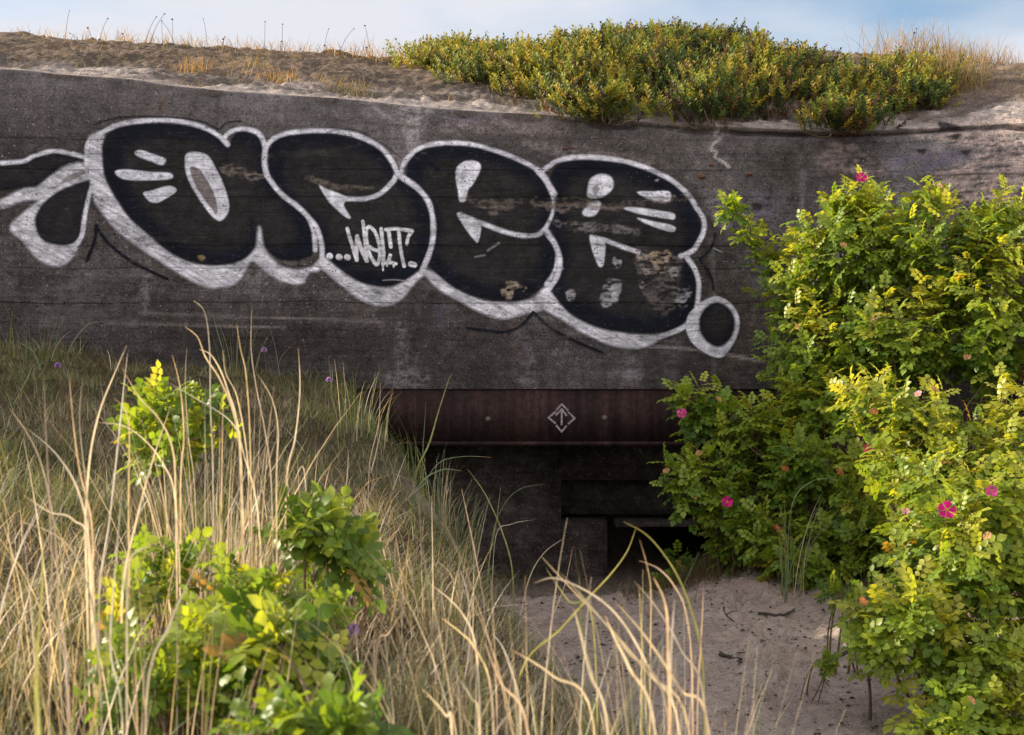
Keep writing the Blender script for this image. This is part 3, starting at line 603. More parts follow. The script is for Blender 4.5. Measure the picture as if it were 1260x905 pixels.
# --- chamber behind the lintel
yw = 9.75
ins = [(OX0, .34, yw, yw+.5, -.1, BZ+.12), (.34, 1.47, yw, yw+.5, .72, BZ+.12), (1.47, OX1, yw, yw+.5, -.1, BZ+.12), (.34, .66, yw+.001, yw+.499, -.1, .435), (.721, 1.469, yw+.002, yw+.44, .395, .434),
       (.34, 1.47, yw+.44, yw+.49, .436, .719)]
bx('rear_wall', [(.40, 1.9, yw+2.0, yw+2.1, -.1, .6)], M_INNER, bunker)
bx('inner_wall', ins, M_INNER, bunker)
bx('chamber', [(OX0-.25, OX0, 8.55, yw+2.2, -.3, BZ+.3), (OX1, OX1+.25, 8.55, yw+2.2, -.3, BZ+.3), (OX0, OX1, 8.79, yw-.002, BZ+.121, BZ+.33), (OX0, OX1, yw+.502, yw+2.2, .6, .9)], M_INNER, bunker)

# ------------------------------------------------------------------ plants: leaves, stems, blades
def leaflet():
    Lh = 1.; w_ = .43
    v = [(0, 0, 0), (-.8*w_, .3, .10), (-w_*.92, .62, .11), (0, Lh, -.10), (w_*.92, .62, .11), (.8*w_, .3, .10), (0, .33, 0), (0, .68, -.02)]
    f = [(0, 5, 6), (0, 6, 1), (7, 4, 3), (7, 3, 2)]; q = [(6, 5, 4, 7), (6, 7, 2, 1)]
    return np.array(v), np.array(f), np.array(q)
def compound(pairs=3):
    v, f, q = leaflet(); V_ = []; T_ = []; Q_ = []; n = 0
    spec = [(0., 1.0, 0., 1.05)]
    for k in range(pairs):
        yb_ = .82-.28*k
        for s in (-1, 1): spec.append((s*.02, yb_, s*(62+6*k), 1.0-.10*k))
    for (x, y, ang, scl) in spec:
        a = -math.radians(ang); R = np.array(((math.cos(a), -math.sin(a), 0), (math.sin(a), math.cos(a), 0), (0, 0, 1)))
        vv_ = (v*scl*.42)@R.T; yy = y; vv_[:, 1] += yy; vv_[:, 0] += x
        vv_[:, 2] += -.18*(vv_[:, 1]-.3)**2-.12*np.abs(vv_[:, 0])
        V_.append(vv_); T_.append(f+n); Q_.append(q+n); n += 8
    # rachis
    V_.append(np.array([(-.012, 0, 0), (.012, 0, 0), (.010, 1., -.09), (-.010, 1., -.09)])); Q_.append(np.array([(0, 1, 2, 3)])+n)
    return np.concatenate(V_), np.concatenate(T_), np.concatenate(Q_)
LEAF = compound(3); LEAF2 = compound(2)
def norm(a): return a/np.maximum(np.linalg.norm(a, axis=-1, keepdims=True), 1e-9)
def frames(yax, zhint):
    y = norm(yax); x = norm(np.cross(y, zhint)); z = np.cross(x, y); return np.stack([x, y, z], -1)   # columns
def instance(tmpl, R, T, s):
    V_, tr, qd = tmpl; n = len(T); k = len(V_)
    W = np.einsum('nij,kj->nki', R*s[:, None, None], V_)+T[:, None, :]
    off = (np.arange(n)*k)[:, None, None]
    return W.reshape(-1, 3), [(tr[None]+off).reshape(-1, 3), (qd[None]+off).reshape(-1, 4)], k
def tubes(paths, r0, r1, sides=4):
    """paths (n,m,3)"""
    paths = np.asarray(paths); n, m = paths.shape[:2]
    tg = norm(np.gradient(paths, axis=1)); up = np.array((.13, .21, .97)); a = norm(np.cross(tg, np.where(np.abs(tg@up)[..., None] > .95, np.array((1., 0, 0)), up))); b = np.cross(tg, a)
    r = (np.asarray(r0).reshape(-1, 1)*(1-np.linspace(0, 1, m))+np.asarray(r1).reshape(-1, 1)*np.linspace(0, 1, m))
    an = np.arange(sides)/sides*2*np.pi
    W = paths[:, :, None]+r[..., None, None]*(np.cos(an)[:, None]*a[:, :, None]+np.sin(an)[:, None]*b[:, :, None])
    i = np.arange(n*m*sides).reshape(n, m, sides); j = np.roll(i, -1, 2)
    f = np.stack([i[:, :-1], j[:, :-1], j[:, 1:], i[:, 1:]], -1).reshape(-1, 4)
    return W.reshape(-1, 3), [f]
def bez(a, b, c, m):
    t = np.linspace(0, 1, m)[None, :, None]; return (1-t)**2*a[:, None]+2*t*(1-t)*b[:, None]+t*t*c[:, None]
def flower(name, c, r, colr, parent, facing=(-.2, -.9, .4), petals=5):
    n = norm(np.array(facing, float)); R = frames(norm(np.cross(n, (1, 0, .1)))[None], n[None])[0]
    V_ = []; f_ = []; cc = []; k = 0
    for i in range(petals):
        a0 = 2*math.pi*i/petals+rng.uniform(-.15, .15); wv = math.pi/petals*1.15
        pts = [(0, 0, 0)]
        for (rr, aa, zz) in ((.55, -.7, .12), (.95, -.75, .28), (1.05, -.2, .2), (1.0, .05, .12), (1.05, .3, .24), (.93, .8, .30), (.55, .7, .12)):
            a_ = a0+aa*wv; pts.append((rr*math.cos(a_), rr*math.sin(a_), zz+rng.uniform(-.06, .06)))
        pts.append((.6*math.cos(a0), .6*math.sin(a0), .02+.02*i))
        V_ += [c+r*(R@np.array(q)) for q in pts]
        for j in range(1, 7): f_.append((k+8, k+j, k+j+1))
        f_ += [(k, k+1, k+8), (k, k+8, k+7)]
        cc += [np.array(colr)*rng.uniform(.8, 1.2)]*9; k += 9
    o = mesh(name, np.array(V_), [np.array(f_)], M_PETAL, parent, smooth=True, col=np.array(cc))
    th = np.arange(60)*2.4; rr = .22*np.sqrt(np.arange(60)/60)
    pc = c+r*(np.stack([rr*np.cos(th), rr*np.sin(th), .12+.05*rng.random(60)], -1)@R.T)
    s_ = r*.035; d_ = np.array([(1, 0, 0), (-.5, .86, 0), (-.5, -.86, 0), (0, 0, 1.2)])*s_
    Vc = (pc[:, None]+(d_@R.T)[None]).reshape(-1, 3); fc = (np.array([(0, 1, 3), (1, 2, 3), (2, 0, 3)])[None]+(np.arange(60)*4)[:, None, None]).reshape(-1, 3)
    mesh('stamens', Vc, [fc], M_PETAL, o, col=np.tile((.55, .36, .05), (len(Vc), 1)))
    return o
GREENS = np.array(((.045, .100, .016), (.080, .155, .020), (.15, .235, .026), (.24, .31, .034), (.36, .37, .05)))
def rose_shrub(name, label, base, blobs, leaf=.075, dens=1., young=.35, group=None, cat='rose bush', low=False, flowers=(), hips=(), shoots=(), stem_n=26):
    base = np.array(base, float); base[2] = H(base[0], base[1], False)-.03
    t = thing(name, base, label, cat, group)
    lp, ly, lz, lsz, lc, sp = [], [], [], [], [], []
    cen = []
    for (u, v, d, ru, rv, rd) in blobs:
        if low and d < 3.3: v += 22; ru *= 1.15; rv *= .75
        c = P(u, v, d); r = np.array((ru/F*d, rd, rv/F*d)); cen.append(c)
        ns = max(4, int(dens*(.5 if low else 3.0)*(ru*rv)/F**2*d*d*math.pi/(leaf*leaf*2.0)))
        for _ in range(ns):
            while True:
                q = rng.normal(size=3); q /= np.linalg.norm(q)
                if q[1] < .55 or rng.random() < .4: break
            rad = rng.uniform(.45, 1.02)**.7
            tip = c+q*r*rad*(1+.25*fbm(q[0]*2+u, q[2]*2+v, 5))
            ax = norm(q*np.array((.8, .6, .5))+np.array((0, -.1, .75))+rng.normal(size=3)*(.5 if low else .25))
            sl_ = min(leaf*rng.uniform(2., 4.2), 1.3*r[2]+.02); shoots_n = rng.integers(6, 10)
            bend = rng.normal(size=3)*.12
            sd = tip-ax*sl_
            sp.append((sd, tip-ax*sl_*.5+bend*sl_*.4, tip))
            hue = np.clip(rng.normal(.42+young*.5*max(0, q[2]+.4), .16), 0, .99)
            ph = rng.uniform(0, 6.28)
            e1 = norm(np.cross(ax, (.3, .2, .9)+rng.normal(size=3)*.1)); e2 = np.cross(ax, e1)
            for k in range(shoots_n):
                f_ = (k+.5)/shoots_n; az_ = ph+k*2.4
                side = math.cos(az_)*e1+math.sin(az_)*e2
                el = .15+.75*f_**1.5
                lp.append(sd+(tip-sd)*(.25+.75*f_)); ly.append(side*(1-el*.55)+ax*el+np.array((0, 0, -.12)))
                lz.append(ax*.9+np.array((0, 0, .55))-side*.4+rng.normal(size=3)*.28)
                lsz.append(leaf*rng.uniform(.7, 1.12)*(.85+.3*(1-f_)))
                h_ = np.clip(hue+.28*f_*young+rng.normal()*.07, 0, .999)*(len(GREENS)-1); i_ = int(h_)
                cc = GREENS[i_]*(1-h_+i_)+GREENS[min(i_+1, 4)]*(h_-i_)
                if rng.random() < .006: cc = np.array((.32, .2, .05))
                lc.append(cc)
    lp = np.array(lp); R = frames(np.array(ly), np.array(lz)); s = np.array(lsz)
    W, fc, k = instance(LEAF if leaf < .12 else LEAF, R, lp, s)
    mesh('foliage', W, fc, M_LEAF, t, col=np.repeat(np.array(lc), k, 0))
    sp = np.array(sp); path = bez(sp[:, 0], sp[:, 1], sp[:, 2], 5)
    V1, f1 = tubes(path, leaf*.022+.0004, leaf*.012, 3)
    # woody canes from the root to the blobs
    cen = np.array(cen); nst = stem_n
    ci = rng.integers(0, len(cen), nst); b0 = base+np.stack([rng.normal(0, .16 if not low else .03, nst), rng.normal(0, .12 if not low else .03, nst), np.zeros(nst)], -1)
    if len(sp) > nst:
        end = sp[rng.choice(len(sp), nst, replace=False), 0]
    else: end = cen[ci]
    mid = b0*.45+end*.55; mid[:, 2] = b0[:, 2]*.25+end[:, 2]*.75; mid += rng.normal(0, .05*leaf/.075, mid.shape)
    if not low: b0[:, :2] = b0[:, :2]*.6+end[:, :2]*.4; b0[:, 2] = H(b0[:, 0], b0[:, 1], False)-.02
    V2, f2 = tubes(bez(b0, mid, end, 9), rng.uniform(.004, .008, nst)*leaf/.075, .002*leaf/.075, 5)
    mesh('stems', np.concatenate([V1, V2]), [f1[0], f2[0]+len(V1)], M_STEM, t)
    for (u, v, d, rr, colr) in flowers:
        rr *= .8
        o = flower('flower', P(u, v, d), rr, colr, t)
    for (u, v, d, rr, colr) in hips:
        rr *= .65
        o = flower('faded_flower', P(u, v, d), rr, colr, t, facing=(rng.normal()*.4, -.6, .7))
    return t
def ribbons(base, az_, th0, th1, Ln, wd, seg=5, pw=1.6, twist=None):
    n = len(base); s = np.linspace(0, 1, seg+1)
    th = th0[:, None]+(th1-th0)[:, None]*s[None]**pw
    thm = (th[:, 1:]+th[:, :-1])/2; ds = (Ln/seg)[:, None]
    hx = np.concatenate([np.zeros((n, 1)), np.cumsum(np.sin(thm)*ds, 1)], 1); hz = np.concatenate([np.zeros((n, 1)), np.cumsum(np.cos(thm)*ds, 1)], 1)
    dirv = np.stack([np.cos(az_), np.sin(az_)], -1)
    C = np.stack([base[:, 0:1]+hx*dirv[:, 0:1], base[:, 1:2]+hx*dirv[:, 1:2], base[:, 2:3]+hz], -1)
    tw = az_+np.pi/2+(twist if twist is not None else rng.normal(0, .6, n))
    side = np.stack([np.cos(tw), np.sin(tw), np.zeros(n)], -1)[:, None]
    prof = (1-s**2.2)*.5; prof[0] = .4; prof[-1] = .06
    off = side*(wd[:, None]*prof[None])[..., None]
    W = np.stack([C-off, C+off], 2)
    i = np.arange(n*(seg+1)*2).reshape(n, seg+1, 2)
    f = np.stack([i[:, :-1, 0], i[:, :-1, 1], i[:, 1:, 1], i[:, 1:, 0]], -1).reshape(-1, 4)
    return W.reshape(-1, 3), f, (seg+1)*2
def poly_ribbon(px, d, wpx, tint):
    """one blade drawn as a smooth arc, root carried down into the sand"""
    pts = []
    m = len(px)
    dd = d+np.linspace(rng.normal()*.06, 0, m)
    for (u, v), d_ in zip(px, dd): pts.append(P(u, v, d_))
    e = pts[-1]; zg = H(e[0], e[1], False)-.02
    if zg < e[2]: pts.append(np.array((e[0]+(e[0]-pts[-2][0])*.25, e[1]+.02, zg)))
    c = cr(pts, False, 6)[::-1]; n = len(c); s = np.linspace(0, 1, n)
    wv = wpx/F*d*.25*np.where(s < .15, .7+2*s, 1-(np.maximum(s-.15, 0)/.85)**2.4*.9)
    tg = norm(np.gradient(c, axis=0)); a = rng.uniform(-.9, .9); nrm = np.array((math.sin(a), -math.cos(a), .15)); side = norm(np.cross(tg, nrm))
    W = np.stack([c-side*wv[:, None], c+nrm*wv[:, None]*.35, c+side*wv[:, None]], 1).reshape(-1, 3)
    i = np.arange(n*3).reshape(n, 3)
    f = np.concatenate([np.stack([i[:-1, j], i[:-1, j+1], i[1:, j+1], i[1:, j]], -1) for j in (0, 1)])
    g = s[:, None]; col_ = np.array(tint)*(1-.0*g); red = sst(.8, 1., s)[:, None]*rng.uniform(0, .7)
    col_ = col_*(1-red)+np.array((.42, .20, .12))*red
    return W, f, np.repeat(np.broadcast_to(col_, (n, 3)), 3, 0)
STRAW = np.array(((.62, .52, .38), (.52, .42, .27), (.70, .61, .48), (.44, .34, .20), (.60, .46, .35)))
GRN = np.array(((.14, .19, .055), (.22, .26, .075), (.15, .20, .11), (.30, .30, .10)))
def marram(name, label, base, n=60, Ln=(.35, .7), wd=(.003, .005), spread=.08, green=.2, heroes=(), lean_=(0, 0), droop=(.5, 1.6), cat='grass tuft', group='marram grass tufts on the dune'):
    base = np.array((base[0], base[1], 0.)); base[2] = H(base[0], base[1], False)-.01
    t = thing(name, base, label, cat, group)
    r = spread*np.sqrt(rng.random(n)); a = rng.uniform(0, 6.28, n)
    b = np.stack([base[0]+r*np.cos(a), base[1]+r*np.sin(a), np.zeros(n)], -1); b[:, 2] = H(b[:, 0], b[:, 1], False)-.02
    azm = a+rng.normal(0, .7, n); dx = np.cos(azm)+lean_[0]; dy = np.sin(azm)+lean_[1]; azm = np.arctan2(dy, dx)
    ln = rng.uniform(*Ln, n); th0 = np.abs(rng.normal(.08, .12, n)); th1 = th0+rng.uniform(*droop, n)*rng.random(n)
    W, f, k = ribbons(b, azm, th0, th1, ln, rng.uniform(*wd, n), 7, 1.5)
    isg = rng.random(n) < green
    c = np.where(isg[:, None], GRN[rng.integers(0, len(GRN), n)], STRAW[rng.integers(0, len(STRAW), n)])*rng.uniform(.8, 1.15, (n, 1))
    Vs = [W]; Fs = [f]; Cs = [np.repeat(c, k, 0)]; nb_ = len(W)
    for (px, d, wp, tint) in heroes:
        W2, f2, c2_ = poly_ribbon(px, d, wp, tint); Vs.append(W2); Fs.append(f2+nb_); Cs.append(c2_); nb_ += len(W2)
    mesh('blades', np.concatenate(Vs), [np.concatenate(Fs)], M_GRASS, t, col=np.concatenate(Cs))
    return t

# --- rose bushes
MAG = (.52, .008, .17); PNK = (.55, .06, .25); PALE = (.6, .3, .3); ORG = (.42, .15, .05); DRY = (.40, .22, .10)
BIG = .086
rose_shrub('rose_bush', 'tallest sunlit rose bush standing against the right end of the graffiti wall', (2.05, 7.5, 0),
           [(1055, 300, 7.6, 85, 75, .32), (1165, 300, 7.4, 85, 70, .36), (985, 345, 7.75, 58, 55, .26), (1010, 420, 7.5, 80, 65, .28), (1120, 400, 7.3, 95, 70, .32), (1225, 380, 7.1, 55, 110, .36), (1060, 245, 7.6, 45, 35, .2), (1210, 260, 7.3, 50, 35, .3),
            (903, 256, 7.9, 12, 9, .07), (922, 285, 7.9, 14, 16, .08), (945, 310, 7.9, 24, 22, .1), (1135, 240, 7.4, 30, 22, .2), (1300, 330, 7.2, 60, 110, .4), (1400, 400, 7.1, 70, 110, .4), (1360, 560, 6.9, 90, 80, .4)],
           leaf=BIG, young=.55, flowers=((1060, 219, 7.4, .036, MAG),), hips=((1038, 302, 7.2, .03, DRY), (1156, 229, 7.2, .03, PALE), (980, 402, 7.2, .03, DRY), (1190, 440, 6.9, .03, DRY)), stem_n=60)
rose_shrub('rose_bush', 'shaded rose bush overhanging the dark bunker entrance', (1.45, 7.4, 0),
           [(858, 497, 7.4, 42, 30, .22), (845, 582, 7.3, 38, 36, .22), (925, 530, 7.35, 68, 50, .28), (890, 610, 7.3, 55, 36, .26), (995, 560, 7.2, 75, 55, .3), (985, 640, 7.1, 90, 40, .3), (1075, 610, 7, 60, 70, .3), (1000, 490, 7.3, 60, 40, .26), (950, 660, 7.15, 60, 28, .22), (1010, 685, 6.9, 80, 22, .22), (1090, 660, 6.8, 70, 45, .26), (900, 655, 7.4, 36, 26, .18)],
           leaf=BIG, young=.38, flowers=((839, 509, 7.15, .032, PNK), (895, 618, 7.05, .036, MAG), (1068, 553, 6.8, .03, (.5, .07, .12))), hips=((884, 492, 7.1, .028, DRY), (965, 577, 7, .035, ORG), (1033, 582, 6.9, .035, ORG), (1051, 667, 6.8, .03, ORG), (820, 580, 7.1, .028, DRY), (860, 558, 7.1, .028, DRY), (956, 650, 6.9, .028, (.35, .06, .05)), (854, 612, 7.1, .026, DRY)), stem_n=46)
rose_shrub('rose_bush', 'sunlit rose bush with yellowing leaves in the middle of the thicket', (2.05, 6.2, 0),
           [(1075, 487, 6.4, 62, 32, .22), (1135, 505, 6.2, 68, 38, .26), (1195, 560, 6, 55, 50, .28), (1120, 560, 6.2, 60, 45, .25), (1240, 520, 6.1, 40, 60, .26), (1150, 620, 6, 60, 60, .25), (1330, 600, 6, 60, 80, .3)],
           leaf=.084, young=.6, hips=((1150, 480, 5.9, .03, DRY), (1075, 507, 6.0, .03, ORG), (1130, 485, 5.9, .026, PALE)), stem_n=36)
rose_shrub('rose_bush', 'glossy rose bush with one open magenta flower, nearest the camera', (1.62, 4.75, 0),
           [(1165, 610, 5, 62, 55, .26), (1185, 680, 4.85, 75, 60, .28), (1120, 740, 4.7, 62, 40, .22), (1190, 770, 4.65, 70, 55, .28), (1225, 860, 4.5, 60, 55, .26), (1160, 840, 4.55, 45, 28, .2), (1080, 762, 4.7, 34, 24, .16), (1250, 640, 4.9, 40, 120, .3), (1110, 815, 4.6, 50, 18, .14), (1075, 785, 4.65, 36, 14, .12), (1130, 690, 4.9, 50, 45, .2), (1150, 880, 4.4, 70, 26, .2), (1330, 760, 4.8, 60, 90, .3)],
           leaf=.08, young=.5, dens=1.2, flowers=((1165, 628, 4.62, .036, MAG), (1220, 605, 4.6, .024, PNK)), hips=((1114, 630, 4.6, .022, PALE), (1215, 660, 4.55, .024, DRY), (1062, 741, 4.45, .024, ORG), (1195, 862, 4.2, .022, DRY)), stem_n=40)
rose_shrub('rose_seedling', 'small green rose sucker growing in the dark doorway', (.93, 7.9, 0), [(838, 690, 7.9, 24, 18, .10), (832, 712, 7.85, 18, 12, .08)], leaf=.075, dens=1.0, young=.2, cat='rose sucker', low=True, stem_n=8)
rose_shrub('rose_seedling', 'flat dark sprig lying on the sand beside the near rose bush', (1.33, 5.6, 0), [(1040, 728, 5.6, 26, 10, .08)], leaf=.06, dens=1.0, young=.05, cat='rose sucker', low=True, stem_n=6)
rose_shrub('rose_seedling', 'tiny dark sprig on the bare sand in the foreground', (1.1, 5.2, 0), [(1017, 812, 5.1, 9, 6, .04)], leaf=.04, dens=1.0, young=.05, cat='rose sucker', low=True, stem_n=4)
rose_shrub('rose_seedling', 'yellow green rose plant among straw stalks high on the left slope', (-.88, 3.5, 0), [(195, 490, 3.5, 38, 20, .10), (175, 520, 3.45, 26, 20, .08), (255, 490, 3.5, 14, 30, .08), (190, 555, 3.45, 34, 20, .1), (225, 540, 3.4, 24, 24, .1)], leaf=.062, dens=.7, young=.6, cat='rose sucker', low=True, stem_n=8)
rose_shrub('rose_seedling', 'broad rose plant catching sun at the foot of the straw clump', (-.52, 2.25, 0), [(230, 660, 2.8, 60, 12, .14), (185, 690, 2.7, 34, 16, .14), (270, 695, 2.7, 45, 14, .14), (300, 735, 2.6, 40, 16, .12), (150, 715, 2.7, 34, 14, .12), (340, 700, 2.8, 34, 12, .12), (385, 735, 2.7, 36, 14, .12)], leaf=.052, dens=.85, young=.38, cat='rose sucker', low=True, stem_n=12)
rose_shrub('rose_seedling', 'low leafy rose plant at the lower left of the foreground', (-.5, 2.0, 0), [(180, 775, 2.4, 36, 16, .12), (240, 745, 2.45, 40, 14, .12), (210, 815, 2.35, 55, 16, .12), (285, 825, 2.35, 60, 14, .12), (330, 815, 2.4, 40, 14, .1), (240, 785, 2.4, 44, 14, .1), (170, 850, 2.3, 40, 14, .1), (385, 800, 2.45, 36, 14, .1)], leaf=.052, dens=.85, young=.38, cat='rose sucker', low=True, stem_n=12)
rose_shrub('rose_seedling', 'single bright rose rosette standing above the low foreground leaves', (-.32, 1.9, 0), [(345, 765, 2.3, 20, 6, .05), (340, 785, 2.32, 28, 8, .06)], leaf=.08, dens=.8, young=.38, cat='rose sucker', low=True, stem_n=6)
rose_shrub('rose_seedling', 'rose plant between straw tufts left of the sandy slope', (-.42, 3.0, 0), [(412, 635, 3.2, 30, 12, .1), (428, 665, 3.2, 22, 14, .1), (378, 625, 3.2, 20, 8, .08)], leaf=.08, dens=.8, young=.38, cat='rose sucker', low=True, stem_n=8)
rose_shrub('rose_seedling', 'dark rose leaves at the bottom edge right of the low plants', (-.2, 1.75, 0), [(440, 868, 1.75, 44, 18, .05), (350, 870, 1.75, 50, 22, .05)], leaf=.052, dens=.8, young=.1, cat='rose sucker', low=True, stem_n=6)

# --- marram tufts (heroes traced as real arcs at their own distance)
s0, s1, s2, s3 = STRAW[0], STRAW[2], STRAW[4], STRAW[1]; g0, g1 = GRN[1], GRN[3]
marram('marram_tuft', 'tall dense straw coloured grass clump reaching up across the wall', (-.66, 3.1), 110, (.36, .66), (.002, .0042), .13, .22, droop=(.2, 1.8), lean_=(.1, 0), heroes=[
    (((238, 370), (252, 385), (258, 430), (259, 500), (262, 580)), 3.1, 4.2, s1), (((227, 402), (243, 415), (253, 440), (272, 470), (290, 520), (296, 590)), 3.0, 4.5, s0), (((310, 377), (309, 430), (316, 480), (326, 530), (334, 600)), 3.1, 4.5, s2),
    (((291, 398), (296, 430), (303, 465), (308, 560)), 3.1, 3.4, s3), (((367, 428), (369, 480), (363, 540), (352, 600)), 3.15, 4.2, s1), (((274, 430), (278, 460), (292, 490), (304, 560), (306, 620)), 3, 4, s0), (((245, 430), (262, 440), (280, 480), (296, 560)), 3, 4.5, s1),
    (((212, 437), (222, 480), (226, 540), (222, 600)), 3, 4, s2), (((230, 428), (228, 470), (232, 540), (240, 610)), 3.05, 3.6, s0), (((316, 460), (334, 490), (342, 530), (340, 600)), 3, 4, s0), (((205, 470), (240, 490), (285, 520), (300, 560), (318, 640)), 2.9, 4.2, s1)])
marram('marram_tuft', 'sparse bleached stalks standing upright left of the dense clump', (-.78, 2.6), 34, (.30, .56), (.002, .004), .14, .15, droop=(.3, 1.5), heroes=[
    (((156, 425), (140, 462), (123, 505), (111, 560), (105, 640), (106, 700)), 2.5, 5.5, s1), (((157, 435), (151, 490), (145, 550), (135, 640), (122, 740)), 2.5, 6.5, s1), (((150, 453), (172, 490), (195, 515), (212, 552), (216, 620)), 2.6, 4.5, s0),
    (((85, 460), (90, 520), (98, 580), (112, 640), (115, 720)), 2.5, 4.6, s2), (((102, 463), (98, 520), (106, 600), (110, 680)), 2.5, 4.4, s0), (((210, 500), (190, 560), (168, 640), (150, 740)), 2.4, 5.5, s1), (((140, 490), (158, 520), (158, 640)), 2.6, 4, s3), (((120, 520), (160, 528), (200, 570), (218, 640)), 2.6, 4, s1)])
marram('marram_tuft', 'arching pale grass at the left picture edge', (-.98, 2.5), 60, (.3, .56), (.002, .0042), .16, .15, droop=(.8, 2.1), lean_=(.5, 0), heroes=[
    (((54, 458), (56, 520), (60, 600), (64, 700), (60, 790)), 2.3, 4.6, s2), (((30, 525), (70, 560), (98, 610), (110, 690)), 2.4, 6, s1), (((20, 640), (70, 660), (100, 700), (120, 790)), 2.2, 6, s0), (((30, 610), (60, 630), (90, 640), (112, 690)), 2.3, 5, s1), (((10, 500), (40, 545), (58, 600), (70, 690)), 2.4, 5, s0)])
marram('marram_tuft', 'few broad greenish blades rising from the lower left corner', (-.62, 1.85), 22, (.3, .5), (.004, .0065), .10, .45, droop=(.3, 1.2), heroes=[
    (((52, 640), (52, 720), (46, 800), (44, 890)), 1.8, 9, GRN[3]), (((72, 740), (80, 800), (84, 890)), 1.8, 7, s2), (((150, 600), (142, 700), (136, 800), (150, 880)), 1.9, 7, s1), (((260, 655), (230, 720), (208, 770), (180, 860)), 1.8, 6, s0), (((185, 672), (160, 690), (156, 760)), 1.95, 6, s1)])
marram('marram_tuft', 'bluish green blades on the crest beside the left end of the beam', (-.72, 6.6), 50, (.2, .42), (.003, .005), .14, .85, droop=(.6, 2.0), heroes=[
    (((554, 462), (540, 505), (528, 546), (512, 582), (502, 640)), 6, 4.4, g1), (((471, 518), (462, 560), (451, 606), (448, 660)), 5.6, 3.4, s0), (((501, 557), (488, 590), (480, 610), (458, 650)), 5.4, 3.6, s1), (((568, 580), (545, 578), (520, 592), (500, 625), (480, 670)), 5.6, 4.6, GRN[2]), (((524, 495), (520, 560), (515, 640)), 6, 2.4, GRN[2]), (((605, 563), (570, 562), (540, 570), (520, 600)), 6.4, 2.4, GRN[2])])
marram('marram_tuft', 'green tuft drooping over the edge in front of the dark opening', (-.3, 6.0), 110, (.2, .38), (.0025, .0045), .16, .75, droop=(.6, 2.0), lean_=(.4, -.1), heroes=[
    (((575, 577), (592, 600), (604, 622), (618, 655), (630, 700)), 5.8, 3.6, g1), (((568, 602), (576, 640), (586, 690), (596, 750), (592, 790)), 4.4, 4.2, s2), (((616, 599), (611, 640), (602, 690), (598, 740)), 5.8, 3.4, g0), (((671, 596), (640, 602), (618, 625), (604, 670)), 6.2, 2, GRN[2]), (((656, 640), (630, 645), (610, 660)), 6, 2, s1), (((695, 662), (670, 680), (652, 710), (640, 760)), 5, 2.4, s0), (((705, 673), (695, 720), (680, 760), (676, 790)), 4.2, 3, s2)])
marram('marram_tuft', 'loose straw tuft in the middle of the foreground bank', (-.2, 3.4), 50, (.2, .4), (.002, .0036), .14, .3, droop=(.5, 1.6), lean_=(-.2, 0), heroes=[
    (((528, 718), (550, 735), (570, 757), (584, 790), (590, 860)), 2.6, 6, s1), (((542, 760), (566, 778), (584, 798), (604, 850)), 2.4, 6.5, s0), (((565, 700), (575, 730), (578, 790), (570, 850)), 3, 5, s1), (((498, 748), (478, 780), (464, 795)), 2.6, 6, s2), (((605, 779), (620, 800), (636, 850), (640, 890)), 2.3, 7, s1)])
marram('marram_tuft', 'blurred warm blades at the bottom centre of the foreground', (.0, 1.85), 40, (.2, .40), (.0022, .004), .16, .3, droop=(.1, 1.1), heroes=[
    (((706, 749), (714, 780), (726, 830), (748, 905)), 2, 8, s1), (((657, 718), (685, 712), (734, 735), (769, 770), (802, 830), (836, 905)), 2.1, 6.5, s1), (((783, 648), (772, 678), (752, 706), (724, 736), (690, 774), (640, 830)), 2.6, 6.5, g1), (((666, 685), (708, 730), (752, 775), (798, 830), (848, 900)), 2.2, 7, s3),
    (((690, 705), (728, 748), (770, 800), (822, 880)), 2.1, 7, s0), (((630, 800), (680, 832), (730, 890)), 1.9, 7.5, s0), (((596, 790), (616, 840), (650, 905)), 1.9, 7, s2), (((560, 830), (580, 860), (590, 900)), 1.8, 7, s0), (((520, 848), (548, 880), (556, 905)), 1.8, 7, s1), (((713, 705), (714, 760), (718, 820)), 2.6, 5, g0), (((672, 700), (700, 740), (730, 770)), 2.6, 5, g1)])
marram('marram_tuft', 'pinkish blurred blades standing in front of the bare sand', (.34, 1.9), 22, (.2, .42), (.0022, .004), .11, .25, droop=(.1, 1.0), heroes=[
    (((744, 756), (756, 785), (774, 822), (806, 905)), 2, 8, s1), (((758, 742), (785, 772), (810, 806), (838, 850), (872, 905)), 2, 7.5, s0), (((804, 711), (816, 735), (821, 762), (822, 815), (824, 900)), 2, 9, s2), (((767, 642), (795, 658), (818, 684), (836, 714), (850, 750), (862, 800), (866, 880)), 2.4, 5, g1), (((787, 664), (797, 700), (801, 735), (800, 830)), 2.4, 4, s3),
    (((786, 690), (810, 700), (830, 722), (845, 760), (852, 860)), 2.3, 4.5, s2), (((780, 715), (808, 748), (838, 800), (868, 880)), 2.1, 5, s0), (((866, 717), (864, 760), (862, 800), (858, 880)), 2.4, 4, s2), (((787, 722), (788, 760), (790, 830)), 2.4, 4, (.35, .34, .08)), (((830, 735), (826, 800), (824, 880)), 2, 7, s1)])
marram('marram_tuft', 'thin silvery tuft at the edge of the sand below the shaded rose bush', (1.33, 6.7), 26, (.3, .62), (.003, .005), .06, .85, droop=(.3, 1.5), heroes=[
    (((959, 620), (966, 650), (970, 690), (968, 712)), 6.6, 3, GRN[2]), (((1005, 625), (990, 660), (976, 690), (970, 712)), 6.6, 2.6, GRN[2]), (((1030, 590), (1000, 592), (975, 620), (968, 700)), 6.6, 2.2, GRN[2])])
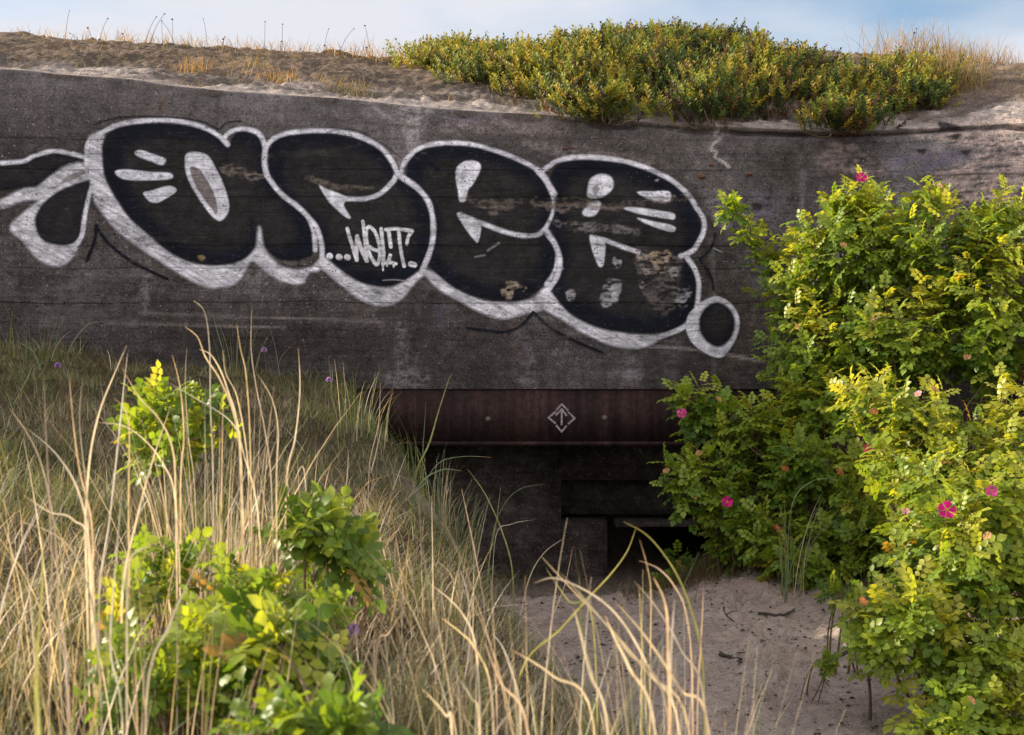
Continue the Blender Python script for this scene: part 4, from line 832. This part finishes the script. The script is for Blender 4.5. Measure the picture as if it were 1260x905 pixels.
marram('marram_tuft', 'blue green arching blades at the foot of the wall on the far left', (-2.7, 7.9), 26, (.18, .36), (.004, .0065), .14, .95, droop=(.6, 2.0), heroes=[
    (((124, 396), (108, 400), (92, 418), (84, 436)), 7.8, 4, GRN[2]), (((20, 420), (40, 432), (50, 455)), 7.5, 4, GRN[2])])
marram('marram_tuft', 'small dark green tuft against the wall right of the far left blades', (-1.6, 8.2), 34, (.2, .42), (.003, .0045), .12, .95, droop=(.4, 1.6), heroes=[(((262, 386), (268, 410), (276, 440)), 8.1, 2.4, GRN[2]), (((330, 400), (338, 425), (344, 460)), 8.1, 2.4, GRN[2]), (((360, 425), (346, 440), (340, 465)), 8.1, 2, GRN[2])])
marram('marram_tuft', 'wispy tuft on the slope right of the dense straw clump', (-.72, 4.6), 30, (.16, .34), (.0025, .004), .18, .4, droop=(.4, 1.6), heroes=[(((429, 553), (427, 590), (422, 625), (420, 680)), 4, 3.2, s0), (((407, 570), (400, 600), (394, 650)), 4, 3, s2), (((468, 470), (466, 520), (455, 570)), 5, 2.4, s2), (((360, 600), (374, 578)), 4, 3, s1)])
marram('marram_tuft', 'short green tuft in the shade inside the entrance edge', (.0, 8.0), 34, (.15, .32), (.002, .0035), .12, .9, droop=(.5, 1.8))

marram('marram_tuft', 'thin straw blades growing through the low leafy rose plant', (-.47, 1.75), 40, (.25, .45), (.002, .0035), .16, .2, droop=(.3, 1.6))
marram('marram_tuft', 'fine dry blades mixed into the broad rose plant', (-.52, 2.15), 60, (.22, .42), (.002, .0035), .2, .25, droop=(.3, 1.7))
marram('marram_tuft', 'tangle of thin bent straw right of the rose rosette', (-.22, 2.2), 60, (.2, .36), (.002, .0035), .16, .25, droop=(.5, 2.0))
marram('marram_tuft', 'fine mixed stalks in the lower centre before the sand', (.3, 2.4), 60, (.42, .66), (.0018, .0032), .16, .35, droop=(.2, 1.6))
marram('marram_tuft', 'thin upright straw filling the bottom centre of the picture', (.06, 2.05), 60, (.3, .62), (.002, .004), .2, .3, droop=(.3, 1.5))
# --- short turf covering the dune (uncountable)
n = 160000
d = rng.uniform(1.25, 8.9, n); u = rng.uniform(-120, 980, n); x = (u-630)/F*d; k = rng.random(n) < .2; x = np.where(k, -rng.uniform(.35, 1., n)*(1.2+.55*d)-.3*rng.random(n)*d, x)
xe2 = np.interp(d, [0, 2, 3.5, 4.3, 5, 5.6, 6.2, 7, 8, 8.6], [1., .62, .56, .50, .22, .10, -.06, -.30, -.40, -.46])
pr = sst(-.10, .16, xe2-x+.3*fbm(x*5, d*5, 40))*(1-np.clip(1.5*np.exp(-((x+.31)/.13)**2-((d-6.2)/.45)**2), 0, .97))
k = rng.random(n) < pr*np.clip(1.9*vnoise(x*6.5, d*6.5, 70)-.25, .12, 1); x = x[k]; d = d[k]; n = len(x)
b = np.stack([x, d, H(x, d)-.008], -1)
dry = np.clip(.27+1.7*fbm(x*1.6, d*1.6, 72)+.22*(1-sst(3, 6.0, d)), 0.05, .9)
isd = rng.random(n) < dry
big = rng.random(n) < .015
c = np.where(isd[:, None], (STRAW*.88)[rng.integers(0, 5, n)], (GRN*.92)[rng.integers(0, 4, n)])*rng.uniform(.6, 1.1, (n, 1))
c = np.where((rng.random(n) < .18)[:, None], np.array((.20, .14, .075)), c)
ln = rng.uniform(.06, .20, n)*(.6+.7*vnoise(x*3, d*3, 74))*np.where(d < 2.2, .8, 1)*(1-.35*sst(5, 7.5, d))*(1-.4*sst(-.45, -.05, x-np.interp(d, [2, 3.5, 5, 6, 7, 8, 8.6], [.58, .24, .06, -.12, -.34, -.56, -.66]))*sst(4, 5, d))*(1+1.1*big)
W, f, kk = ribbons(b, rng.uniform(0, 6.28, n), np.abs(rng.normal(.45, .6, n)), rng.uniform(.4, 2.7, n), ln, rng.uniform(.0013, .0028, n)*(1+.8*big), 4, 1.2)
tag(mesh('dune_grass', W, [f], M_GRASS, col=np.repeat(c, kk, 0)), 'short mixed green and dry grass carpeting the sandy bank on the left', 'grass', kind='stuff')
# turf skirt under the shaded bush
n = 5000; x = rng.normal(1.12, .22, n); y = rng.normal(7.72, .22, n); x = np.concatenate([x, rng.uniform(1.5, 3.2, 3500)]); y = np.concatenate([y, rng.uniform(6.6, 7.6, 3500)]); n = len(x)
b = np.stack([x, y, H(x, y)-.01], -1); isd = rng.random(n) < .55
c = np.where(isd[:, None], np.array((.16, .10, .05)), np.array((.10, .12, .03)))*rng.uniform(.6, 1.3, (n, 1))
W, f, kk = ribbons(b, rng.uniform(0, 6.28, n), np.abs(rng.normal(.2, .3, n)), rng.uniform(.3, 2., n), rng.uniform(.05, .16, n), rng.uniform(.0015, .003, n), 4, 1.3)
tag(mesh('brown_turf', W, [f], M_GRASS, col=np.repeat(c, kk, 0)), 'brownish moss and turf under the rose bushes beside the entrance', 'turf', kind='stuff')
# dark plant litter on the sand
n = 8000; x = rng.uniform(-.1, 2.4, n); y = rng.uniform(4.2, 8.3, n); zz = H(x, y)
sz = rng.exponential(.0032, n)+.002; a = rng.uniform(0, 3.14, n); asp = rng.uniform(.15, 1., n)
ax_ = np.stack([np.cos(a), np.sin(a), 0*a], -1)*sz[:, None]; bx_ = np.stack([-np.sin(a), np.cos(a), 0*a], -1)*(sz*asp)[:, None]
c0 = np.stack([x, y, zz+.002], -1); up = np.array((0, 0, 1.))*sz[:, None]*.5
W = np.stack([c0-ax_, c0-bx_, c0+ax_, c0+bx_, c0+up], 1).reshape(-1, 3)
f = (np.array([(0, 1, 4), (1, 2, 4), (2, 3, 4), (3, 0, 4)])[None]+(np.arange(n)*5)[:, None, None]).reshape(-1, 3)
c = np.where((rng.random(n) < .7)[:, None], np.array((.055, .042, .034)), np.array((.38, .31, .27)))*rng.uniform(.6, 1.4, (n, 1))
tag(mesh('plant_litter', W, [f], M_GRASS, col=np.repeat(c, 5, 0)), 'dark crumbs of plant litter scattered over the bare sand', 'litter', kind='stuff')

# --- twigs on the sand
def on_ground(u, v):
    dd = np.linspace(3.5, 8.4, 400); z = EYE+(452.5-v)/F*dd; h = H((u-630)/F*dd, dd); i = np.argmax(z < h); return np.array(((u-630)/F*dd[i], dd[i], h[i]))
for lab, pts, r in (('short forked dark twig lying on the sand in front of the entrance', ((935, 757), (955, 760), (970, 757), (977, 752)), .008),
                    ('dark twig stub pointing at the near rose bush', ((1032, 811), (1045, 803), (1060, 796), (1072, 790)), .009),
                    ('blackened flat stick at the lower left of the bare sand', ((885, 808), (898, 812), (912, 814)), .011),
                    ('thin twig along the top edge of the sand below the roses', ((990, 705), (1020, 708), (1050, 704)), .005),
                    ('thin crooked twig upright in the middle of the sand', ((890, 752), (893, 760), (905, 768)), .005)):
    p = np.array([on_ground(*q) for q in pts]); p[:, 2] += r*.8; c = cr(p, False, 4); c += rng.normal(0, .002, c.shape)
    t = thing('twig', c[0], lab, 'twig', 'twigs lying on the sand')
    V_, f_ = tubes(c[None], [r], [r*.4], 6); mesh('branch', V_, f_, M_TWIG, t, smooth=True)
    m_ = c[len(c)//2]; q = np.stack([m_, m_+np.array((.03, .02, .012)), m_+np.array((.07, .05, .01))]); V_, f_ = tubes(q[None], [r*.5], [r*.2], 5); mesh('side_twig', V_, f_, M_TWIG, t)
# --- small rust brown stones caught on the wall ledges
def lump(c, r):
    th, ph = np.meshgrid(np.linspace(0, np.pi, 7), np.arange(10)/10*2*np.pi, indexing='ij')
    V_ = np.stack([np.sin(th)*np.cos(ph)*1.3, np.sin(th)*np.sin(ph), np.cos(th)*.8], -1); V_ *= (1+.5*fbm(V_[..., 0]*1.5+c[0]*40, V_[..., 2]*1.5+V_[..., 1], 3)[..., None])
    i = np.arange(70).reshape(7, 10); j = np.roll(i, -1, 1)
    return c+V_.reshape(-1, 3)*r, [np.stack([i[:-1], j[:-1], j[1:], i[1:]], -1).reshape(-1, 4)]
for lab, u, v, r in (('brown stone stuck on the wall above the gap between the two e letters', 696, 183, .018), ('dark brown stone on the wall above right of the worn e', 864, 218, .026), ('dark red stone below the white zigzag crack', 876, 203, .016), ('orange brown stone on the ledge right of the zigzag crack', 923, 214, .02)):
    x = (u-630)/F*8.6; z = EYE+(452.5-v)/F*8.62; y = float(face(np.array(x), np.array(z))); V_, f_ = lump(np.array((x, y-.004, z)), r*.72)
    tag(mesh('stone', V_, f_, M_STONE, smooth=True), lab, 'stone', 'stones on the wall ledges')

# --- heath shrubs on the roof
def sprig():
    V_ = [(-.02, 0, 0), (.02, 0, 0), (0, .0, 1.)]; T_ = [(0, 1, 2)]; k = 3
    for i in range(16):
        z = .12+.88*i/16; a = i*2.4; el = .9-.3*z; r = .17*(1.15-.5*z)
        o = np.array((math.cos(a), math.sin(a), 0)); s = np.array((-math.sin(a), math.cos(a), 0))*.042
        b_ = np.array((0, 0, z)); tp = b_+o*r+np.array((0, 0, r*el*1.2))
        V_ += [b_-s*.6, b_+s*.6, b_*.5+tp*.5+s, tp, b_*.5+tp*.5-s]; T_ += [(k, k+1, k+2), (k, k+2, k+4), (k+4, k+2, k+3)]; k += 5
    return np.array(V_, float), np.array(T_), np.zeros((0, 4), int)
SPRIG = sprig()
def roof_z(x, y):
    de_, ze_ = edge(np.asarray(x)); yc_ = de_+1.95; zc_ = EYE+(452.5-np.interp(630+F*x/np.clip(yc_, 8, 11.2), UT, VT))/F*np.clip(yc_, 8, 11.2)-.5*np.clip(x-4.1, 0, 3)**2
    t = np.clip((y-de_)/1.95, 0, 1); z = ze_+(zc_-ze_)*(.30*t+.70*t**1.25)+.05*np.sin(np.pi*t)
    s = np.clip((y-yc_)/6, 0, 1); return z+.25*np.sin(s*2.2)-.9*s*s
HG = np.array(((.17, .21, .026), (.26, .26, .03), (.34, .27, .033), (.070, .105, .018), (.042, .075, .016)))
HB = np.array(((.085, .042, .024), (.10, .06, .03), (.06, .04, .03), (.15, .085, .025)))
def heath(label, u0, u1, vtop, vbot, brown=.3, bright=.5, depth=None):
    """one shrub: rooted over a patch of the roof slope, height from its top line"""
    um = (u0+u1)/2
    # root patch: where the bottom line meets the slope
    dd = np.linspace(8.5, 11., 300)
    def hit(v): z = EYE+(452.5-v)/F*dd; h = roof_z((um-630)/F*dd, dd); i = int(np.argmax(z-h < 0)) if (z < h).any() else 299; return dd[i]
    yf = hit(vbot+2); yr = yf+(depth or .8)
    ct_ = P(um, vbot, (yf+yr)/2); ct_[2] = roof_z(ct_[0], ct_[1])
    t = thing('heath_shrub', ct_, label, 'shrub', 'heath shrubs on the bunker roof')
    n_ = int(800*(u1-u0)/80); y = rng.uniform(yf, yr, n_); x = (um-630)/F*y+rng.normal(0, .36, n_)*(u1-u0)/F*y
    x = np.clip(x, (u0-24-630)/F*y, (u1+24-630)/F*y)
    zr = roof_z(x, y); frac = np.clip((y-yf)/(yr-yf), 0, 1)
    ztop = EYE+(452.5-vtop-9)/F*(yf*.4+yr*.6)
    rr_ = ((x-ct_[0])/((u1-u0)/F*10*.72))**2; up_ = np.sqrt(np.clip(1-rr_*.9, .06, 1))
    hgt = (ztop-zr)*np.clip(.35+.75*frac, .3, 1)*(.25+.75*up_)*(.38+1.05*vnoise(x*5.5+um, y*5.5, 33))
    hgt = np.clip(hgt, .10, 1.2)
    lvl = rng.random(n_)**.6
    T = np.stack([x, y, zr+hgt*lvl*.92-.05], -1)
    ax_ = np.stack([rng.normal(0, .45, n_)+(x-ct_[0])*1.6, rng.normal(-.45, .4, n_)-.5*(1-frac), rng.uniform(.35, 1.2, n_)], -1)
    R = frames(np.cross(ax_, rng.normal(size=(n_, 3))), ax_)
    W, fc, k = instance(SPRIG, R, T, rng.uniform(.07, .17, n_))
    pick = rng.random(n_) < brown*(1.3-lvl)
    hi = rng.random(n_)*.7+bright*.55-.08+.3*(lvl-.5)
    clump = vnoise(x*4.2+um*.1, y*4.2+lvl*1.5, 66); hi = hi+.7*(clump-.5)
    g = np.where((hi > .55)[:, None], HG[rng.integers(0, 3, n_)], HG[rng.integers(3, 5, n_)])
    c = np.where(pick[:, None], HB[rng.integers(0, 4, n_)], g)*rng.uniform(.75, 1.2, (n_, 1))
    mesh('foliage', W, [fc[0]], M_HEATH, t, col=np.repeat(c, k, 0))
    m_ = 90; i_ = rng.integers(0, n_, m_); e = T[i_]; b0 = e.copy(); b0[:, 0] = b0[:, 0]*.5+ct_[0]*.5; b0[:, 2] = roof_z(b0[:, 0], b0[:, 1])-.03; md = (b0+e)/2+rng.normal(0, .04, e.shape)
    V_, f_ = tubes(bez(b0, md, e, 5), .005, .002, 4); mesh('stems', V_, f_, M_STEM, t)
for a in (('low yellow heath tussock at the left end of the roof shrubs', 515, 575, 56, 84, .15, .9, .9), ('green heath shrub second from the left end of the roof shrubs', 565, 640, 44, 104, .2, .6, .9),
          ('yellow tipped heath shrub where the roof hedge starts to rise', 630, 700, 36, 122, .2, .8, 1.0), ('heath shrub with a bright green foot hanging over the roof edge', 690, 775, 30, 142, .25, .75, 1.1),
          ('brownish heath shrub just right of the bright green foot', 770, 835, 33, 124, .5, .3, 1.1), ('dark heath shrub hanging lowest over the roof edge', 830, 905, 32, 150, .42, .3, 1.1),
          ('rust brown heath shrub left of the sandy gully', 895, 965, 34, 147, .55, .25, 1.0), ('thin brown heath shrub at the head of the sandy gully', 955, 1010, 42, 120, .6, .3, .8),
          ('green heath shrub with its foot right beside the sandy gully', 1010, 1075, 62, 156, .3, .5, 1.0), ('orange tipped heath shrub on the right part of the roof', 1065, 1130, 58, 142, .4, .7, 1.0), ('rounded green heath shrub last before the dry grass at right', 1110, 1160, 62, 136, .2, .7, .8),
          ('heath shrub behind the hedge against the pale sky', 720, 900, 24, 70, .45, .5, .6)):
    heath(*a)
# --- dry grass tufts on the roof crest
def roof_tuft(label, u, v, n=70, Ln=(.06, .16), stalks=0, ochre=.6, spread=.16, d0=None):
    dd = np.linspace(8.6, 11.2, 300); z = EYE+(452.5-v)/F*dd; h = roof_z((u-630)/F*dd, dd); i = int(np.argmax(z < h)) if (z < h).any() else 225
    y = d0 or dd[i]; c0 = np.array(((u-630)/F*y, y, 0)); c0[2] = roof_z(c0[0], c0[1])
    t = thing('dry_grass_tuft', c0, label, 'grass tuft', 'dry grass tufts on the bunker roof')
    n = int(n*2); Ln = (Ln[0]*1.15, Ln[1]*1.3)
    b = np.stack([c0[0]+rng.normal(0, spread, n), c0[1]+rng.normal(0, .07, n), np.zeros(n)], -1); b[:, 2] = roof_z(b[:, 0], b[:, 1])-.015
    W, f, k = ribbons(b, rng.uniform(0, 6.28, n), np.abs(rng.normal(.25, .3, n)), rng.uniform(.4, 1.9, n), rng.uniform(*Ln, n), rng.uniform(.0025, .0045, n), 4, 1.3)
    c = np.where((rng.random(n) < ochre)[:, None], np.array((.46, .28, .09)), np.where((rng.random(n) < .5)[:, None], np.array((.22, .21, .06)), np.array((.34, .24, .14))))*rng.uniform(.7, 1.2, (n, 1))
    mesh('blades', W, [f], M_GRASS, t, col=np.repeat(c, k, 0))
    for q in range(stalks):
        e = c0+np.array((rng.normal(0, spread), rng.normal(0, .05), 0)); e[2] = roof_z(e[0], e[1])-.02
        hh = rng.uniform(.07, .25); dx = rng.normal(0, .05); p = bez(e[None], (e+np.array((dx*.2, 0, hh*.6)))[None], (e+np.array((dx, 0, hh)))[None], 6)
        V1, f1 = tubes(p, [.0022], [.0014], 3); hd = p[0, -1]
        V2, f2 = lump(hd, rng.uniform(.003, .008)); mesh('stalk', np.concatenate([V1, V2]), [f1[0], f2[0]+len(V1)], M_TWIG, t)
for a in (('ochre grass fringe at the far left of the roof crest', 60, 46, 40, (.04, .10), 2, .5, .2), ('ochre grass fringe with seed stalks on the left part of the roof crest', 150, 51, 60, (.06, .14), 4, .8, .22), ('dry grass around the tallest weed stalks on the roof crest', 200, 54, 40, (.05, .12), 3, .6, .2),
          ('thin grass fringe in the middle of the bare roof crest', 262, 58, 70, (.05, .13), 3, .85, .22), ('ochre fringe left of the seed heads near the roof middle', 325, 63, 60, (.05, .12), 4, .8, .2), ('ochre fringe with leaning stalks just left of the heath', 400, 66, 80, (.06, .14), 4, .7, .24), ('golden tussock bordering the first heath shrub', 480, 74, 110, (.08, .18), 3, .9, .24),
          ('small golden tuft low on the bare roof slope', 240, 87, 60, (.06, .12), 0, .8, .07), ('wide golden tuft low on the bare roof slope', 340, 100, 80, (.05, .11), 0, .85, .13), ('green and gold tuft above the wide golden tuft', 308, 84, 50, (.05, .12), 0, .3, .08), ('green cushion plant on the roof edge', 420, 108, 60, (.04, .09), 0, .1, .09), ('tiny green cushion right at the roof edge', 440, 113, 40, (.03, .07), 0, .1, .05),
          ('pale grey dry grass at the right end of the roof', 1165, 112, 260, (.14, .34), 2, .15, .14), ('golden dry grass topping the right end of the roof', 1195, 74, 300, (.10, .24), 3, .8, .22), ('dry grass at the very right picture edge on the roof', 1250, 78, 260, (.10, .26), 3, .7, .2), ('ochre fringe behind the rounded green heath shrub', 1120, 72, 160, (.14, .3), 2, .7, .2)):
    roof_tuft(*a)
# dead moss and grass thatch sprinkled over the roof slope
n = 9000; x = rng.uniform(-4.2, 3.9, n); de_, ze_ = edge(x); y = de_+rng.uniform(.04, 2.0, n); q = fbm(x*2.6, y*5, 130)+.10*sst(0, 1.2, y-de_)
k_ = (q > rng.normal(.06, .06, n)) & (np.abs(x-1.95-.1*y*.0) > .12); x = x[k_]; y = y[k_]; n = len(x); b = np.stack([x, y, roof_z(x, y)-.03], -1)
c = np.array(((.20, .14, .07), (.12, .085, .05), (.30, .21, .09), (.16, .16, .05), (.08, .06, .04)))[rng.integers(0, 5, n)]*rng.uniform(.6, 1.2, (n, 1))
W, f, kk = ribbons(b, rng.uniform(0, 6.28, n), np.abs(rng.normal(.5, .4, n)), rng.uniform(.8, 2.2, n), rng.uniform(.04, .11, n), rng.uniform(.003, .007, n), 3, 1.2)
tag(mesh('roof_thatch', W, [f], M_GRASS, col=np.repeat(c, kk, 0)), 'dead brown thatch and moss sprinkled over the sloping bunker roof', 'thatch', kind='stuff')
# --- small meadow flowers
for lab, u, v, d, r in (('tiny lilac flower head among the foreground grass', 434, 776, 2.7, .012), ('tiny lilac flower on the far left slope', 71, 450, 6.4, .014), ('pale pink flower head near the wall on the slope', 405, 468, 6.6, .014), ('pale flower head behind the dense straw clump', 325, 431, 6.4, .012)):
    h = P(u, v, d); b = h.copy(); b[2] = H(b[0], b[1], False)-.01; b[0] += .02
    t = thing('meadow_flower', b, lab, 'flower', 'small flowers in the dune grass')
    p = bez(b[None], ((b+h)/2+np.array((.015, 0, .03)))[None], h[None], 7); V_, f_ = tubes(p, [.0016], [.0012], 4); mesh('stem', V_, f_, M_STEM, t)
    th = np.arange(70)*2.39996; zz = 1-2*np.arange(70)/70*.75; rr = np.sqrt(np.maximum(0, 1-zz*zz)); q = np.stack([rr*np.cos(th), rr*np.sin(th), zz], -1)
    R = frames(norm(np.cross(q, (.3, .5, .8))), q); W, fc, k = instance((np.array([(-.35, 0, .2), (.35, 0, .2), (.2, .0, 1.1), (-.2, 0, 1.1), (0, .2, .2)], float), np.array([(0, 4, 3), (4, 1, 2)]), np.array([(0, 1, 2, 3)])), R, np.repeat(h[None], 70, 0), np.full(70, r))
    mesh('flower_head', W, fc, M_PETAL, t, col=np.tile((.46, .30, .52), (len(W), 1)))
